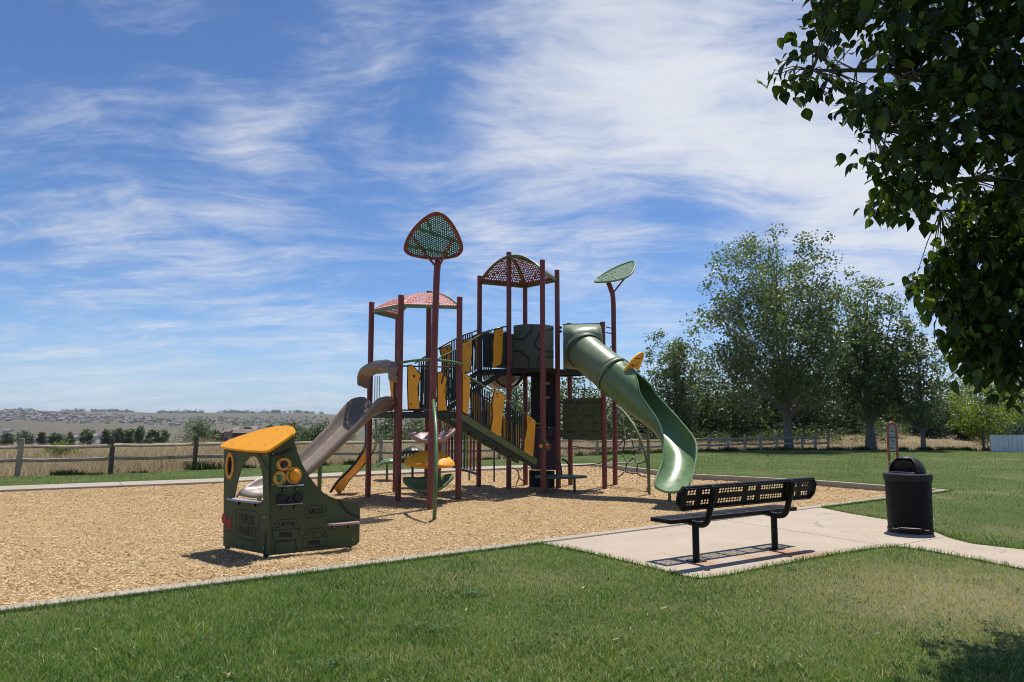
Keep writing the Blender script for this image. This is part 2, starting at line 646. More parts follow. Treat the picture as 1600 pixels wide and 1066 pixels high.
def in_poly(x, y, poly):
    """vectorised point in polygon"""
    x, y = np.asarray(x, float), np.asarray(y, float)
    c = np.zeros(x.shape, bool)
    n = len(poly)
    for i in range(n):
        x1, y1 = poly[i][0], poly[i][1]
        x2, y2 = poly[(i + 1) % n][0], poly[(i + 1) % n][1]
        cond = ((y1 > y) != (y2 > y))
        with np.errstate(divide='ignore', invalid='ignore'):
            xi = (x2 - x1) * (y - y1) / (y2 - y1 + 1e-12) + x1
        c ^= cond & (x < xi)
    return c


def offset_poly(poly, d):
    """inset (d>0) of a counter-clockwise polygon"""
    n = len(poly)
    out = []
    for i in range(n):
        a, b, c = Vector(poly[i - 1]).to_2d(), Vector(poly[i]).to_2d(), Vector(poly[(i + 1) % n]).to_2d()
        t1, t2 = (b - a).normalized(), (c - b).normalized()
        n1, n2 = Vector((-t1.y, t1.x)), Vector((-t2.y, t2.x))
        m = (n1 + n2).normalized()
        out.append(b + m * (d / max(0.35, m.dot(n1))))
    return out


def smooth_noise(x, y, seed=0):
    r = np.random.default_rng(seed)
    v = np.zeros_like(x)
    for i in range(7):
        f = 0.35 * 1.7 ** i
        a = r.uniform(0, 2 * math.pi)
        ph = r.uniform(0, 6.28)
        ph2 = r.uniform(0, 6.28)
        v += (np.sin((x * math.cos(a) + y * math.sin(a)) * f + ph) * np.cos((-x * math.sin(a) + y * math.cos(a)) * f * 1.3 + ph2)) / 1.35 ** i
    return v / 2.2


# ================================================================== THE SETTING
MULCH_Z = -0.12
nearL = G(0, 957).to_2d()
corner = G(1487, 767).to_2d()
nd = (corner - nearL).normalized()
bed_px = [(1487, 767), (1280, 751.5), (1080, 741.5), (1022, 734.5), (965, 728), (894, 725.5), (760, 729.5), (540, 739), (349, 748), (0, 761)]
bed = [nearL - nd * 6.5] + [G(*p).to_2d() for p in bed_px]
farL = bed[-1] + (bed[-1] - bed[-2]).normalized() * 4.0
bed += [farL]
EDGE_W = [0.16] * len(bed)
for _i in range(7, 12):
    EDGE_W[_i] = 1.1          # the far side is edged by a broad flat strip


def offset_var(poly, ds):
    n = len(poly)
    out = []
    for i in range(n):
        a, b, c = Vector(poly[i - 1]).to_2d(), Vector(poly[i]).to_2d(), Vector(poly[(i + 1) % n]).to_2d()
        t1, t2 = (b - a).normalized(), (c - b).normalized()
        n1, n2 = Vector((-t1.y, t1.x)), Vector((-t2.y, t2.x))
        d1, d2 = ds[i - 1], ds[i]
        det = t1.x * t2.y - t1.y * t2.x
        if abs(det) < 0.05:
            out.append(b + (n1 * d1 + n2 * d2) / 2)
        else:
            p1, p2 = b + n1 * d1, b + n2 * d2
            k = ((p2 - p1).x * t2.y - (p2 - p1).y * t2.x) / det
            out.append(p1 + t1 * k)
    return out


bed_in = offset_var(bed, EDGE_W)
near_n = Vector((nd.y, -nd.x))            # towards the camera side


def on_near(px):
    """point of the near curb's outer line seen in pixel column px"""
    k = (px - 800) / F_PX
    # x = k * (y * cos-ish); solve along the line numerically
    lo, hi = -10.0, 30.0
    for _ in range(60):
        mid = (lo + hi) / 2
        p = nearL + nd * mid
        v = Vector((p.x, p.y, -CAM_H))
        c, s_ = math.cos(PITCH), math.sin(PITCH)
        dep = v.y * c + v.z * s_
        if p.x / dep < k:
            lo = mid
        else:
            hi = mid
    return nearL + nd * lo


pad = [on_near(846)] + [G(*p).to_2d() for p in ((920, 863), (1000, 882), (1072, 900), (1096, 903), (1130, 899), (1200, 885), (1300, 866), (1365, 856), (1402, 853.5), (1440, 858), (1520, 873), (1600, 889), (1760, 922),
                                                (1760, 882), (1600, 859), (1520, 850), (1484, 841), (1455, 829), (1385, 812), (1330, 803))] + [on_near(1282)]
_k = next(i for i, q in enumerate(pad) if (q - G(1760, 922).to_2d()).length < 1e-4)
_pd = (pad[_k] - pad[_k - 1]).normalized()
pad = pad[:_k + 1] + [pad[_k] + _pd * 12, pad[_k + 1] + _pd * 12] + pad[_k + 1:]      # the path runs on past the frame
lawn_edge = [(-32, 15.0), (-13.6, 20.45), (-11.4, 21.2), (-9.8, 23.0), (-4.7, 26.2), (0, 29.6), (5, 33.5), (13, 38.0), (24, 37.2), (42, 36)]
lawn = [(-40, -12), (42, -12)] + lawn_edge[::-1]


def grass_sheet_mat():
    m = bpy.data.materials.new('lawn_turf')
    m.use_nodes = True
    t = NT(m.node_tree)
    co = t.n('ShaderNodeTexCoord').outputs['Object']
    b = t.n('ShaderNodeBsdfPrincipled')
    c = t.ramp(t.noise(co, 0.55, 6, 0.62), [(0.32, (0.075, 0.110, 0.028)), (0.55, (0.10, 0.14, 0.036)), (0.75, (0.15, 0.165, 0.06))])
    c = t.mix(t.math('MULTIPLY', t.maprange(t.noise(co, 28, 4, 0.7), 0.35, 0.7), 0.55), c, (0.055, 0.075, 0.022))
    c = t.mix(t.math('MULTIPLY', t.maprange(t.noise(t.mapping(co, (1, 1, 1), (0, 0, 0), (5, 3, 0)), 0.30, 4, 0.6), 0.52, 0.70), 0.6), c, (0.23, 0.20, 0.10))
    dv = t.n('ShaderNodeVectorMath', operation='DISTANCE')
    t.l(t.mapping(co, (0.5, 0.62, 0), (0, 0, 0), (0, 0, 0)), dv.inputs[0])
    dv.inputs[1].default_value = (4.2 * 0.5, 6.7 * 0.62, 0)
    worn = t.math('MULTIPLY', t.maprange(t.math('ADD', dv.outputs['Value'], t.math('MULTIPLY', t.noise(co, 1.1, 5, 0.65), 0.9)), 1.75, 0.55), 0.8)
    c = t.mix(worn, c, (0.27, 0.225, 0.13))
    t.l(c, b.inputs['Base Color'])
    b.inputs['Roughness'].default_value = 0.85
    b.inputs['Specular IOR Level'].default_value = 0.15
    bp = t.n('ShaderNodeBump')
    bp.inputs['Strength'].default_value = 0.9
    bp.inputs['Distance'].default_value = 0.03
    t.l(t.noise(co, 45, 4, 0.7), bp.inputs['Height'])
    t.l(bp.outputs[0], b.inputs['Normal'])
    t.l(b.outputs[0], t.n('ShaderNodeOutputMaterial').inputs[0])
    return m


M['turf'] = grass_sheet_mat()


def flat_sheet(name, outer, holes, z, material):
    loops = [outer] + holes
    pts, edges = [], []
    for lp in loops:
        b = len(pts)
        pts += [Vector((p[0], p[1])) for p in lp]
        edges += [(b + i, b + (i + 1) % len(lp)) for i in range(len(lp))]
    v, e, f, *_ = delaunay_2d_cdt(pts, edges, [], 0, 1e-5)
    keep = []
    for t in f:
        cx = sum(v[i].x for i in t) / len(t)
        cy = sum(v[i].y for i in t) / len(t)
        if in_poly([cx], [cy], outer)[0] and not any(in_poly([cx], [cy], h)[0] for h in holes):
            keep.append(tuple(t))
    mb = MB()
    mb.add([(p.x, p.y, z) for p in v], keep)
    return mb.build(name, material, smooth=0)


bed_mid = offset_poly(bed, 0.05)
o = flat_sheet('lawn', lawn, [[tuple(p) for p in bed_mid]], -0.012, M['turf'])
tag(o, kind='structure')


# terrain: dry field, then a valley and a far ridge with suburbs
def valley(r):
    pts = [(0, -0.06), (40, -0.06), (70, -0.9), (160, -5.5), (400, -12.6), (700, -17.0), (1200, -19.5), (1700, -21.0), (2300, -15.0), (3000, 0.0), (3600, 16.0), (4300, 36.0), (5200, 30.0), (7000, -20.0), (12000, -120.0)]
    return np.interp(r, [p[0] for p in pts], [p[1] for p in pts])


def terrain_h(x, y):
    x, y = np.asarray(x, float), np.asarray(y, float)
    r = np.hypot(x, y)
    az = np.arctan2(x, y)
    k = np.clip((0.10 - az) / 0.18, 0, 1)
    k = k * k * (3 - 2 * k)
    k = np.where(np.abs(az) > 1.5, 0.3, np.maximum(k, 0.12))
    h = -0.06 + (valley(r) + 0.06) * k
    far = np.clip((r - 900) / 2200, 0, 1)
    h = h + far * (6.5 * np.sin(az * 9.0 + 0.8) + 3.2 * np.sin(az * 23 + 2.0) + 1.6 * np.sin(az * 61) + 3.0 * np.sin(r / 330.0 + az * 14)) * k
    h = h + np.clip((r - 42) / 30, 0, 1) * 0.10 * np.sin(x * 0.21 + 1) * np.cos(y * 0.17)
    # a low dry bank under the trees on the right
    h = h + 0.55 * np.exp(-((x - 27) / 7.0) ** 2 - ((y - 52) / 5.0) ** 2)
    inside = in_poly(x, y, [((p[0]) * 0.93, (p[1] - 15) * 0.93 + 15) for p in lawn])
    return np.where(inside, -0.5, h)


angs = np.concatenate([np.radians(np.linspace(-180, -62, 50, endpoint=False)), np.radians(np.linspace(-62, 62, 260, endpoint=False)), np.radians(np.linspace(62, 180, 50, endpoint=False))])
rad = np.concatenate([[0.5], np.linspace(6, 60, 60), np.geomspace(62, 12000, 130)])
A_, R_ = np.meshgrid(angs, rad)
X_, Y_ = R_ * np.sin(A_), R_ * np.cos(A_)
Z_ = terrain_h(X_, Y_)
na, nr = len(angs), len(rad)
mb = MB()
mb.v = [Vector(p) for p in np.stack([X_, Y_, Z_], -1).reshape(-1, 3)]
mb.f = [(i * na + k, i * na + (k + 1) % na, (i + 1) * na + (k + 1) % na, (i + 1) * na + k) for i in range(nr - 1) for k in range(na)]
mb.f.append(tuple(range(na - 1, -1, -1)))


def field_mat():
    m = bpy.data.materials.new('dry_field')
    m.use_nodes = True
    t = NT(m.node_tree)
    co = t.n('ShaderNodeTexCoord').outputs['Object']
    b = t.n('ShaderNodeBsdfPrincipled')
    near = t.ramp(t.noise(co, 0.4, 6, 0.7), [(0.3, (0.15, 0.125, 0.068)), (0.7, (0.30, 0.24, 0.14))])
    far = t.ramp(t.noise(t.mapping(co, (0.0016, 0.006, 1)), 1.4, 6, 0.6), [(0.28, (0.088, 0.088, 0.055)), (0.5, (0.125, 0.108, 0.075)), (0.72, (0.165, 0.138, 0.098))])
    sp = t.n('ShaderNodeSeparateXYZ')
    t.l(co, sp.inputs[0])
    c = t.mix(t.maprange(sp.outputs[1], 60, 300), near, far)
    t.l(c, b.inputs['Base Color'])
    b.inputs['Roughness'].default_value = 0.95
    b.inputs['Specular IOR Level'].default_value = 0.1
    bp = t.n('ShaderNodeBump')
    bp.inputs['Strength'].default_value = 0.6
    bp.inputs['Distance'].default_value = 0.05
    t.l(t.noise(co, 14, 4, 0.7), bp.inputs['Height'])
    t.l(bp.outputs[0], b.inputs['Normal'])
    t.l(b.outputs[0], t.n('ShaderNodeOutputMaterial').inputs[0])
    return m


o = mb.build('field', field_mat(), smooth=60)
tag(o, kind='structure')


# ------------------------------------------------------------------ summer haze over the valley
hz_mb = MB()
hz_mb.box((0, 2000, -45), 26000, 24000, 290)
haze = hz_mb.build('haze', None, smooth=0)
haze['kind'] = 'stuff'
hm = bpy.data.materials.new('haze_air')
hm.use_nodes = True
ht = NT(hm.node_tree)
pv_ = ht.n('ShaderNodeVolumePrincipled')
pv_.inputs['Color'].default_value = (0.78, 0.87, 1.0, 1)
pv_.inputs['Density'].default_value = 0.00006
ht.l(pv_.outputs[0], ht.n('ShaderNodeOutputMaterial').inputs['Volume'])
haze.data.materials.append(hm)


# mulch bed
def mulch_mat():
    m = bpy.data.materials.new('wood_mulch')
    m.use_nodes = True
    t = NT(m.node_tree)
    co = t.n('ShaderNodeTexCoord').outputs['Object']
    b = t.n('ShaderNodeBsdfPrincipled')
    vo = t.n('ShaderNodeTexVoronoi')
    t.l(t.mapping(co, (1.0, 1.5, 1)), vo.inputs['Vector'])
    vo.inputs['Scale'].default_value = 46
    vo.inputs['Randomness'].default_value = 1
    sp = t.n('ShaderNodeSeparateColor')
    t.l(vo.outputs['Color'], sp.inputs[0])
    c = t.ramp(sp.outputs[0], [(0.0, (0.34, 0.20, 0.085)), (0.35, (0.52, 0.335, 0.15)), (0.7, (0.64, 0.44, 0.22)), (1.0, (0.74, 0.57, 0.35))])
    c = t.mix(t.math('MULTIPLY', t.maprange(t.noise(co, 0.7, 5, 0.6), 0.4, 0.7), 0.35), c, (0.50, 0.32, 0.15))
    t.l(c, b.inputs['Base Color'])
    b.inputs['Roughness'].default_value = 0.9
    b.inputs['Specular IOR Level'].default_value = 0.15
    bp = t.n('ShaderNodeBump')
    bp.inputs['Strength'].default_value = 1.0
    bp.inputs['Distance'].default_value = 0.03
    t.l(vo.outputs['Distance'], bp.inputs['Height'])
    t.l(bp.outputs[0], b.inputs['Normal'])
    t.l(b.outputs[0], t.n('ShaderNodeOutputMaterial').inputs[0])
    return m


def mulch_h(x, y):
    x, y = np.asarray(x, float), np.asarray(y, float)
    h = MULCH_Z + 0.014 * smooth_noise(x * 2.2, y * 2.2, 5) + 0.022 * smooth_noise(x * 0.7, y * 0.7, 6)
    for (hx, hy, hr, hd) in ((3.15, 14.0, 0.75, -0.07), (3.0, 13.2, 0.9, 0.05), (-4.9, 13.0, 0.7, -0.06), (-1.6, 14.2, 0.9, -0.04), (0.9, 16.7, 0.8, -0.04), (-2.6, 8.4, 0.5, 0.03), (-1.3, 12.0, 0.5, -0.035), (3.7, 17.3, 0.9, -0.03)):
        h = h + hd * np.exp(-((x - hx) ** 2 + (y - hy) ** 2) / hr ** 2)      # scuffed hollows and kicked-up heaps
    dmin = np.full(x.shape, 9.0)
    for i in range(7, 11):
        a, b = bed_in[i], bed_in[i + 1]
        t = np.clip(((x - a.x) * (b.x - a.x) + (y - a.y) * (b.y - a.y)) / (b - a).length_squared, 0, 1)
        dmin = np.minimum(dmin, np.hypot(x - a.x - t * (b.x - a.x), y - a.y - t * (b.y - a.y)))
    k = np.clip(1 - dmin / 1.6, 0, 1)
    return h + 0.085 * k * k * (3 - 2 * k)


step = 0.2
bx = [p[0] for p in bed]
by = [p[1] for p in bed]
gx = np.arange(min(bx) - 0.3, max(bx) + 0.4, step)
gy = np.arange(min(by) - 0.3, max(by) + 0.4, step)
GX, GY = np.meshgrid(gx, gy)
ins = in_poly(GX, GY, bed_mid)
mb = MB()
mb.v = [Vector(p) for p in np.stack([GX, GY, mulch_h(GX, GY)], -1).reshape(-1, 3)]
nx_ = len(gx)
for j in range(len(gy) - 1):
    for i in range(nx_ - 1):
        if ins[j, i] or ins[j, i + 1] or ins[j + 1, i] or ins[j + 1, i + 1]:
            mb.f.append((j * nx_ + i, j * nx_ + i + 1, (j + 1) * nx_ + i + 1, (j + 1) * nx_ + i))
o = mb.build('mulch_bed', mulch_mat(), smooth=60)
tag(o, kind='structure')

# curb: a footing, with the poured sections standing on it
mb = MB()
bi2 = offset_var(bed, [d - 0.01 for d in EDGE_W])
bo2 = offset_poly(bed, 0.01)
nb = len(bed)
for i in range(nb):
    j = (i + 1) % nb
    vs = []
    for z in (-0.4, -0.06):
        vs += [(bo2[i].x, bo2[i].y, z), (bo2[j].x, bo2[j].y, z), (bi2[j].x, bi2[j].y, z), (bi2[i].x, bi2[i].y, z)]
    mb.add(vs, [(0, 3, 2, 1), (4, 5, 6, 7), (0, 1, 5, 4), (2, 3, 7, 6)])
curb = tag(mb.build('curb', M['curb'], smooth=0), kind='structure')
for i in range(nb):
    j = (i + 1) % nb
    L = (Vector(bed[j]) - Vector(bed[i])).length
    ns = max(1, round(L / 3.0))
    for k in range(ns):
        g = 0.004 / L
        t0, t1 = k / ns + (g if k else 0), (k + 1) / ns - (g if k < ns - 1 else 0)
        a, b2 = Vector(bed[i]).lerp(Vector(bed[j]), t0), Vector(bed[i]).lerp(Vector(bed[j]), t1)
        c2, d2 = Vector(bed_in[i]).lerp(Vector(bed_in[j]), t1), Vector(bed_in[i]).lerp(Vector(bed_in[j]), t0)
        mb = MB()
        dz = 0.002 * ((k + i) % 3)
        mb.add([(p.x, p.y, z) for z in (-0.3, 0.018 + dz) for p in (a, b2, c2, d2)], [(0, 3, 2, 1), (4, 5, 6, 7), (0, 1, 5, 4), (1, 2, 6, 5), (2, 3, 7, 6), (3, 0, 4, 7)])
        mb.build('curb_section', M['curb'], curb, smooth=0, bevel=0.012)


# concrete pad and path, split at its joints
def clip(poly, a, b, sgn):
    """part of poly on one side of the line a-b"""
    out = []
    d = (b - a).normalized()
    nrm = Vector((-d.y, d.x)) * sgn
    for i in range(len(poly)):
        p, q = poly[i], poly[(i + 1) % len(poly)]
        dp, dq = (p - a).dot(nrm) - 0.007, (q - a).dot(nrm) - 0.007
        if dp >= 0:
            out.append(p)
        if (dp < 0) != (dq < 0):
            out.append(p + (q - p) * (dp / (dp - dq)))
    return out


pth = MB()
pad_low = offset_poly(pad, 0.02)
pth.plate([(p.x, p.y) for p in pad_low], (Vector((0, 0, -0.09)), Vector((1, 0, 0)), Vector((0, 1, 0))), 0.10)
M['joint'] = mat('soil_in_joints', (0.12, 0.09, 0.065), 0.95, 0.2, 20)
path = tag(pth.build('concrete_path', M['joint'], smooth=0), kind='structure')
j1a, j1b = G(1130, 812).to_2d(), G(1378, 852).to_2d()
j2a, j2b = G(1408, 851).to_2d(), G(1482, 838).to_2d()
left = clip(pad, j2a, j2b, 1)
right = clip(pad, j2a, j2b, -1)
pieces = [clip(left, j1a, j1b, 1), clip(left, j1a, j1b, -1), right]
for pc in pieces:
    mb = MB()
    mb.plate([(p.x, p.y) for p in pc], (Vector((0, 0, -0.02)), Vector((1, 0, 0)), Vector((0, 1, 0))), 0.04)
    mb.build('slab', M['concrete'], path, smooth=0)


# ------------------------------------------------------------------ ground cover
def polar_points(n, r0, r1, a0, a1, power=1.0):
    r = np.exp(rng.uniform(math.log(r0), math.log(r1), n))
    a = np.radians(rng.uniform(a0, a1, n))
    return r * np.sin(a), r * np.cos(a), r


def dry_mask(x, y):
    m = 1.0 * np.exp(-((x - 4.2) / 2.3) ** 2 - ((y - 6.6) / 1.9) ** 2)
    m += 0.45 * np.exp(-((x - 8.4) / 1.6) ** 2 - ((y - 10.3) / 1.5) ** 2)
    m += 0.35 * np.exp(-((x - 1.4) / 0.9) ** 2 - ((y - 5.2) / 0.6) ** 2)
    m += 0.30 * np.clip(smooth_noise(x * 1.6, y * 1.6, 3), -0.2, 1)
    m += 0.9 * np.clip(smooth_noise(x * 4.0, y * 4.0, 41) - 0.75, 0, 1) + 0.8 * np.clip(smooth_noise(x * 7.0 + 3, y * 7.0, 43) - 0.8, 0, 1)
    return np.clip(m, 0, 1)


def blades(name, x, y, z, h, wd, shade, material, lean=0.5, seg2=True):
    n = len(x)
    a = rng.uniform(0, 2 * math.pi, n)
    sx, sy = np.cos(a) * wd / 2, np.sin(a) * wd / 2
    la = rng.uniform(0, 2 * math.pi, n)
    ln = rng.uniform(0.1, 1.0, n) * lean * h
    dx, dy = np.cos(la) * ln, np.sin(la) * ln
    b0 = np.stack([x - sx, y - sy, z], -1)
    b1 = np.stack([x + sx, y + sy, z], -1)
    tip = np.stack([x + dx, y + dy, z + h], -1)
    if not seg2:
        return np_mesh(name, np.stack([b0, b1, tip], 1), [(0, 1, 2)], material, shade, 'stuff')
    m0 = np.stack([x - sx * 0.8 + dx * 0.35, y - sy * 0.8 + dy * 0.35, z + h * 0.62], -1)
    m1 = np.stack([x + sx * 0.8 + dx * 0.35, y + sy * 0.8 + dy * 0.35, z + h * 0.62], -1)
    return np_mesh(name, np.stack([b0, b1, m1, m0, tip], 1), [(0, 1, 2, 3), (3, 2, 4)], material, shade, 'stuff')


M['blade'] = attr_mat('grass_blade', [(0.0, (0.030, 0.066, 0.010)), (0.30, (0.080, 0.178, 0.024)), (0.55, (0.158, 0.268, 0.046)), (0.70, (0.31, 0.305, 0.10)), (0.86, (0.44, 0.37, 0.20)), (1.0, (0.60, 0.50, 0.31))], 0.55, 0.34, spec=0.35)
x, y, r = polar_points(560000, 3.6, 44.0, -47, 47)
ok = in_poly(x, y, lawn) & ~in_poly(x, y, bed) & ~in_poly(x, y, pad)
x, y, r = x[ok], y[ok], r[ok]
dm = dry_mask(x, y)
shade = np.where(rng.random(len(x)) < 0.05 + 0.92 * dm, rng.uniform(0.66, 1.0, len(x)), np.clip(rng.normal(0.36, 0.20, len(x)) + 0.13 * smooth_noise(x * 3, y * 3, 9) + 0.14 * smooth_noise(x * 9, y * 9, 14), 0, 0.72))
hh = rng.uniform(0.020, 0.046, len(x)) * (1 - 0.35 * dm) * np.clip(1 + 0.35 * smooth_noise(x * 2.3, y * 2.3, 21) + 0.35 * smooth_noise(x * 11, y * 11, 22), 0.5, 1.7)
wd = rng.uniform(0.0035, 0.006, len(x)) * np.maximum(1, r / 7.5)
nearm = r < 12
blades('lawn_grass', x[nearm], y[nearm], np.full(nearm.sum(), -0.014), hh[nearm], wd[nearm], shade[nearm], M['blade'], 1.7)
blades('back_lawn_grass', x[~nearm], y[~nearm], np.full((~nearm).sum(), -0.022), hh[~nearm] * 1.1, wd[~nearm], shade[~nearm], M['blade'], 0.9, False)

# blades overhanging the edges of the curb and the path
ex, ey = [], []
for poly in (bed, pad):
    n = len(poly)
    for i in range(n):
        a, b2 = Vector(poly[i]).to_2d(), Vector(poly[(i + 1) % n]).to_2d()
        L = (b2 - a).length
        d = (b2 - a).normalized()
        out = Vector((d.y, -d.x))
        k = int(L * 260)
        t = rng.random(k)
        off = np.abs(rng.normal(0, 0.022, k)) + 0.002
        ex += list(a.x + (b2.x - a.x) * t + out.x * off)
        ey += list(a.y + (b2.y - a.y) * t + out.y * off)
ex, ey = np.array(ex), np.array(ey)
ok = in_poly(ex, ey, lawn) & ~in_poly(ex, ey, bed) & ~in_poly(ex, ey, pad) & (np.hypot(ex, ey) < 24)
ex, ey = ex[ok], ey[ok]
n = len(ex)
blades('edge_grass', ex, ey, np.full(n, -0.02), rng.uniform(0.035, 0.085, n), rng.uniform(0.004, 0.007, n), np.clip(rng.normal(0.36, 0.16, n), 0, 1), M['blade'], 0.9)

# a few pale clippings and fallen leaves on the lawn
x, y, r = polar_points(170, 4.0, 14.0, -42, 42)
ok = in_poly(x, y, lawn) & ~in_poly(x, y, bed) & ~in_poly(x, y, pad)
x, y = x[ok], y[ok]
n = len(x)
a = rng.uniform(0, 6.28, n)
l2 = rng.uniform(0.010, 0.035, n)
w2 = rng.uniform(0.003, 0.010, n)
cx, sx = np.cos(a), np.sin(a)
z = rng.uniform(0.015, 0.03, n)
q = np.stack([np.stack([x - cx * l2, y - sx * l2, z - 0.01], -1), np.stack([x + sx * w2, y - cx * w2, z], -1), np.stack([x + cx * l2, y + sx * l2, z + 0.008], -1), np.stack([x - sx * w2, y + cx * w2, z + 0.004], -1)], 1)
np_mesh('lawn_litter', q, [(0, 1, 2, 3)], M['blade'], rng.uniform(0.8, 1.0, n), 'stuff')

# plantain and clover patches in the turf
M['clover'] = attr_mat('clover_leaf', [(0.0, (0.03, 0.07, 0.016)), (0.6, (0.06, 0.13, 0.03)), (1.0, (0.11, 0.19, 0.05))], 0.6, 0.25)
px_, py_ = [], []
for k in range(70):
    cx_, cy_, _r = polar_points(1, 4.4, 12.0, -40, 40)
    m_ = int(rng.integers(25, 90))
    s_ = rng.uniform(0.05, 0.22)
    px_ += list(cx_[0] + rng.normal(0, s_, m_))
    py_ += list(cy_[0] + rng.normal(0, s_ * 0.7, m_))
x, y = np.array(px_), np.array(py_)
ok = in_poly(x, y, lawn) & ~in_poly(x, y, bed) & ~in_poly(x, y, pad)
x, y = x[ok], y[ok]
n = len(x)
a = rng.uniform(0, 6.28, n)
s_ = rng.uniform(0.006, 0.014, n)
z = rng.uniform(0.008, 0.03, n)
tz = rng.normal(0, 0.3, n)
q = np.stack([np.stack([x + s_ * np.cos(a + i * math.pi / 2), y + s_ * np.sin(a + i * math.pi / 2), z + s_ * tz * (1 - i)], -1) for i in range(4)], 1)
np_mesh('clover', q, [(0, 1, 2, 3)], M['clover'], rng.random(n), 'stuff')

# wood chips
M['chip'] = attr_mat('wood_chip', [(0.0, (0.28, 0.17, 0.08)), (0.2, (0.49, 0.32, 0.155)), (0.55, (0.66, 0.475, 0.26)), (0.8, (0.76, 0.60, 0.38)), (1.0, (0.80, 0.70, 0.53))], 0.8, 0.0, spec=0.2, patch=((0.48, 0.29, 0.125), 0.8, 0.25))
x, y, r = polar_points(560000, 4.5, 27.0, -50, 40)
ok = in_poly(x, y, bed_in)
x, y, r = x[ok], y[ok], r[ok]
n = len(x)
z = mulch_h(x, y) + rng.uniform(0.0, 0.013, n)
a = rng.uniform(0, 6.28, n)
sc = np.maximum(1, r / 14)
l2 = rng.gamma(4.0, 0.0030, n).clip(0.004, 0.032) * sc
w2 = rng.uniform(0.0028, 0.0065, n) * sc
ca, sa = np.cos(a), np.sin(a)
ti = rng.normal(0, 0.22, n)
tj = rng.normal(0, 0.35, n)
q = []
for (i, j) in ((-1, -1), (1, -0.8), (0.9, 1), (-1, 0.7)):
    q.append(np.stack([x + ca * l2 * i - sa * w2 * j, y + sa * l2 * i + ca * w2 * j, z + l2 * i * ti + w2 * j * tj], -1))
np_mesh('wood_chips', np.stack(q, 1), [(0, 1, 2, 3)], M['chip'], np.clip(rng.normal(0.5, 0.24, n), 0, 1), 'stuff')
# chips kicked on to the curb and the pad
x, y, r = polar_points(60000, 5.0, 20.0, -45, 40)
ok = in_poly(x, y, bed) & ~in_poly(x, y, bed_in)
ok |= in_poly(x, y, pad) & in_poly(x, y, offset_poly(bed, -1.1)) & (rng.random(len(x)) < 0.10)
ok &= rng.random(len(x)) < 0.25
x, y = x[ok], y[ok]
n = len(x)
a = rng.uniform(0, 6.28, n)
ca, sa = np.cos(a), np.sin(a)
l2, w2 = rng.uniform(0.006, 0.02, n), rng.uniform(0.003, 0.007, n)
z0 = np.where(in_poly(x, y, pad), 0.004, 0.028)
q = np.stack([np.stack([x + ca * l2 * i - sa * w2 * j, y + sa * l2 * i + ca * w2 * j, z0 + 0.003 * i], -1) for (i, j) in ((-1, -1), (1, -0.8), (0.9, 1), (-1, 0.7))], 1)
np_mesh('stray_chips', q, [(0, 1, 2, 3)], M['chip'], np.clip(rng.normal(0.5, 0.24, n), 0, 1), 'stuff')

# tall dry grass beyond the fences
M['dry_blade'] = attr_mat('dry_grass_blade', [(0.0, (0.13, 0.14, 0.06)), (0.2, (0.30, 0.24, 0.14)), (0.6, (0.50, 0.41, 0.27)), (1.0, (0.66, 0.57, 0.41))], 0.8, 0.35, spec=0.1, tint=(1.05, 1.0, 0.9))
x, y, r = polar_points(230000, 19.5, 85.0, -50, 46)
ok = ~in_poly(x, y, lawn)
x, y, r = x[ok], y[ok], r[ok]
n = len(x)
zz = terrain_h(x, y)
clump = smooth_noise(x * 1.1, y * 1.1, 31)
h = rng.uniform(0.16, 0.46, n) * np.clip(1 + 0.75 * clump, 0.35, 1.9) * np.where(x > 9, 0.55, 1.0)
sh = np.clip(rng.normal(0.52, 0.22, n) + 0.22 * clump + 0.2 * smooth_noise(x * 0.5, y * 0.35, 77) - 0.22 * (np.hypot(x + 11, y - 30) < 9) * rng.random(n), 0, 1)
blades('dry_grass', x, y, zz - 0.02, h, rng.uniform(0.006, 0.012, n) * np.maximum(1, r / 22), sh, M['dry_blade'], 1.6)

# green weeds along the foot of the fence
M['weed'] = attr_mat('weed_leaf', [(0.0, (0.022, 0.045, 0.014)), (0.6, (0.05, 0.085, 0.026)), (1.0, (0.11, 0.15, 0.05))], 0.6, 0.25)
wx, wy, wh = [], [], []
for i in range(1, len(lawn_edge) - 1):
    a, b2 = Vector(lawn_edge[i]), Vector(lawn_edge[i + 1])
    for k in range(int((b2 - a).length * 3)):
        p = a.lerp(b2, random.random())
        if mnoise.noise(Vector((p.x * 0.6, p.y * 0.6, 3))) < -0.05 and p.x < 0:
            continue
        m_ = 120
        hgt = random.uniform(0.10, 0.32) * (1.35 if -10.3 < p.x < -7 else 1)
        wx += list(p.x + rng.normal(0, 0.18, m_))
        wy += list(p.y + 0.15 + rng.normal(0, 0.12, m_))
        wh += list(hgt * rng.uniform(0.4, 1.0, m_))
n = len(wx)
blades('fence_weeds', np.array(wx), np.array(wy), np.full(n, -0.05), np.array(wh), rng.uniform(0.012, 0.03, n), rng.uniform(0, 0.8, n), M['weed'], 0.8)


# ================================================================== THE PLAY STRUCTURE
def gp(px, py):
    return G(px, py, MULCH_Z)


PS = thing('play_structure', (-0.6, 17.0, MULCH_Z), 'large climbing frame with maroon posts, two slides and leaf shaped canopies standing on wood chips', 'climbing frame')


def post_at(px, Y, ptop, extra=0.0):
    b = P(px, 760, Y)
    top = P(ptop[0], ptop[1], Y)
    return Vector((b.x, Y, MULCH_Z)), top.z + extra


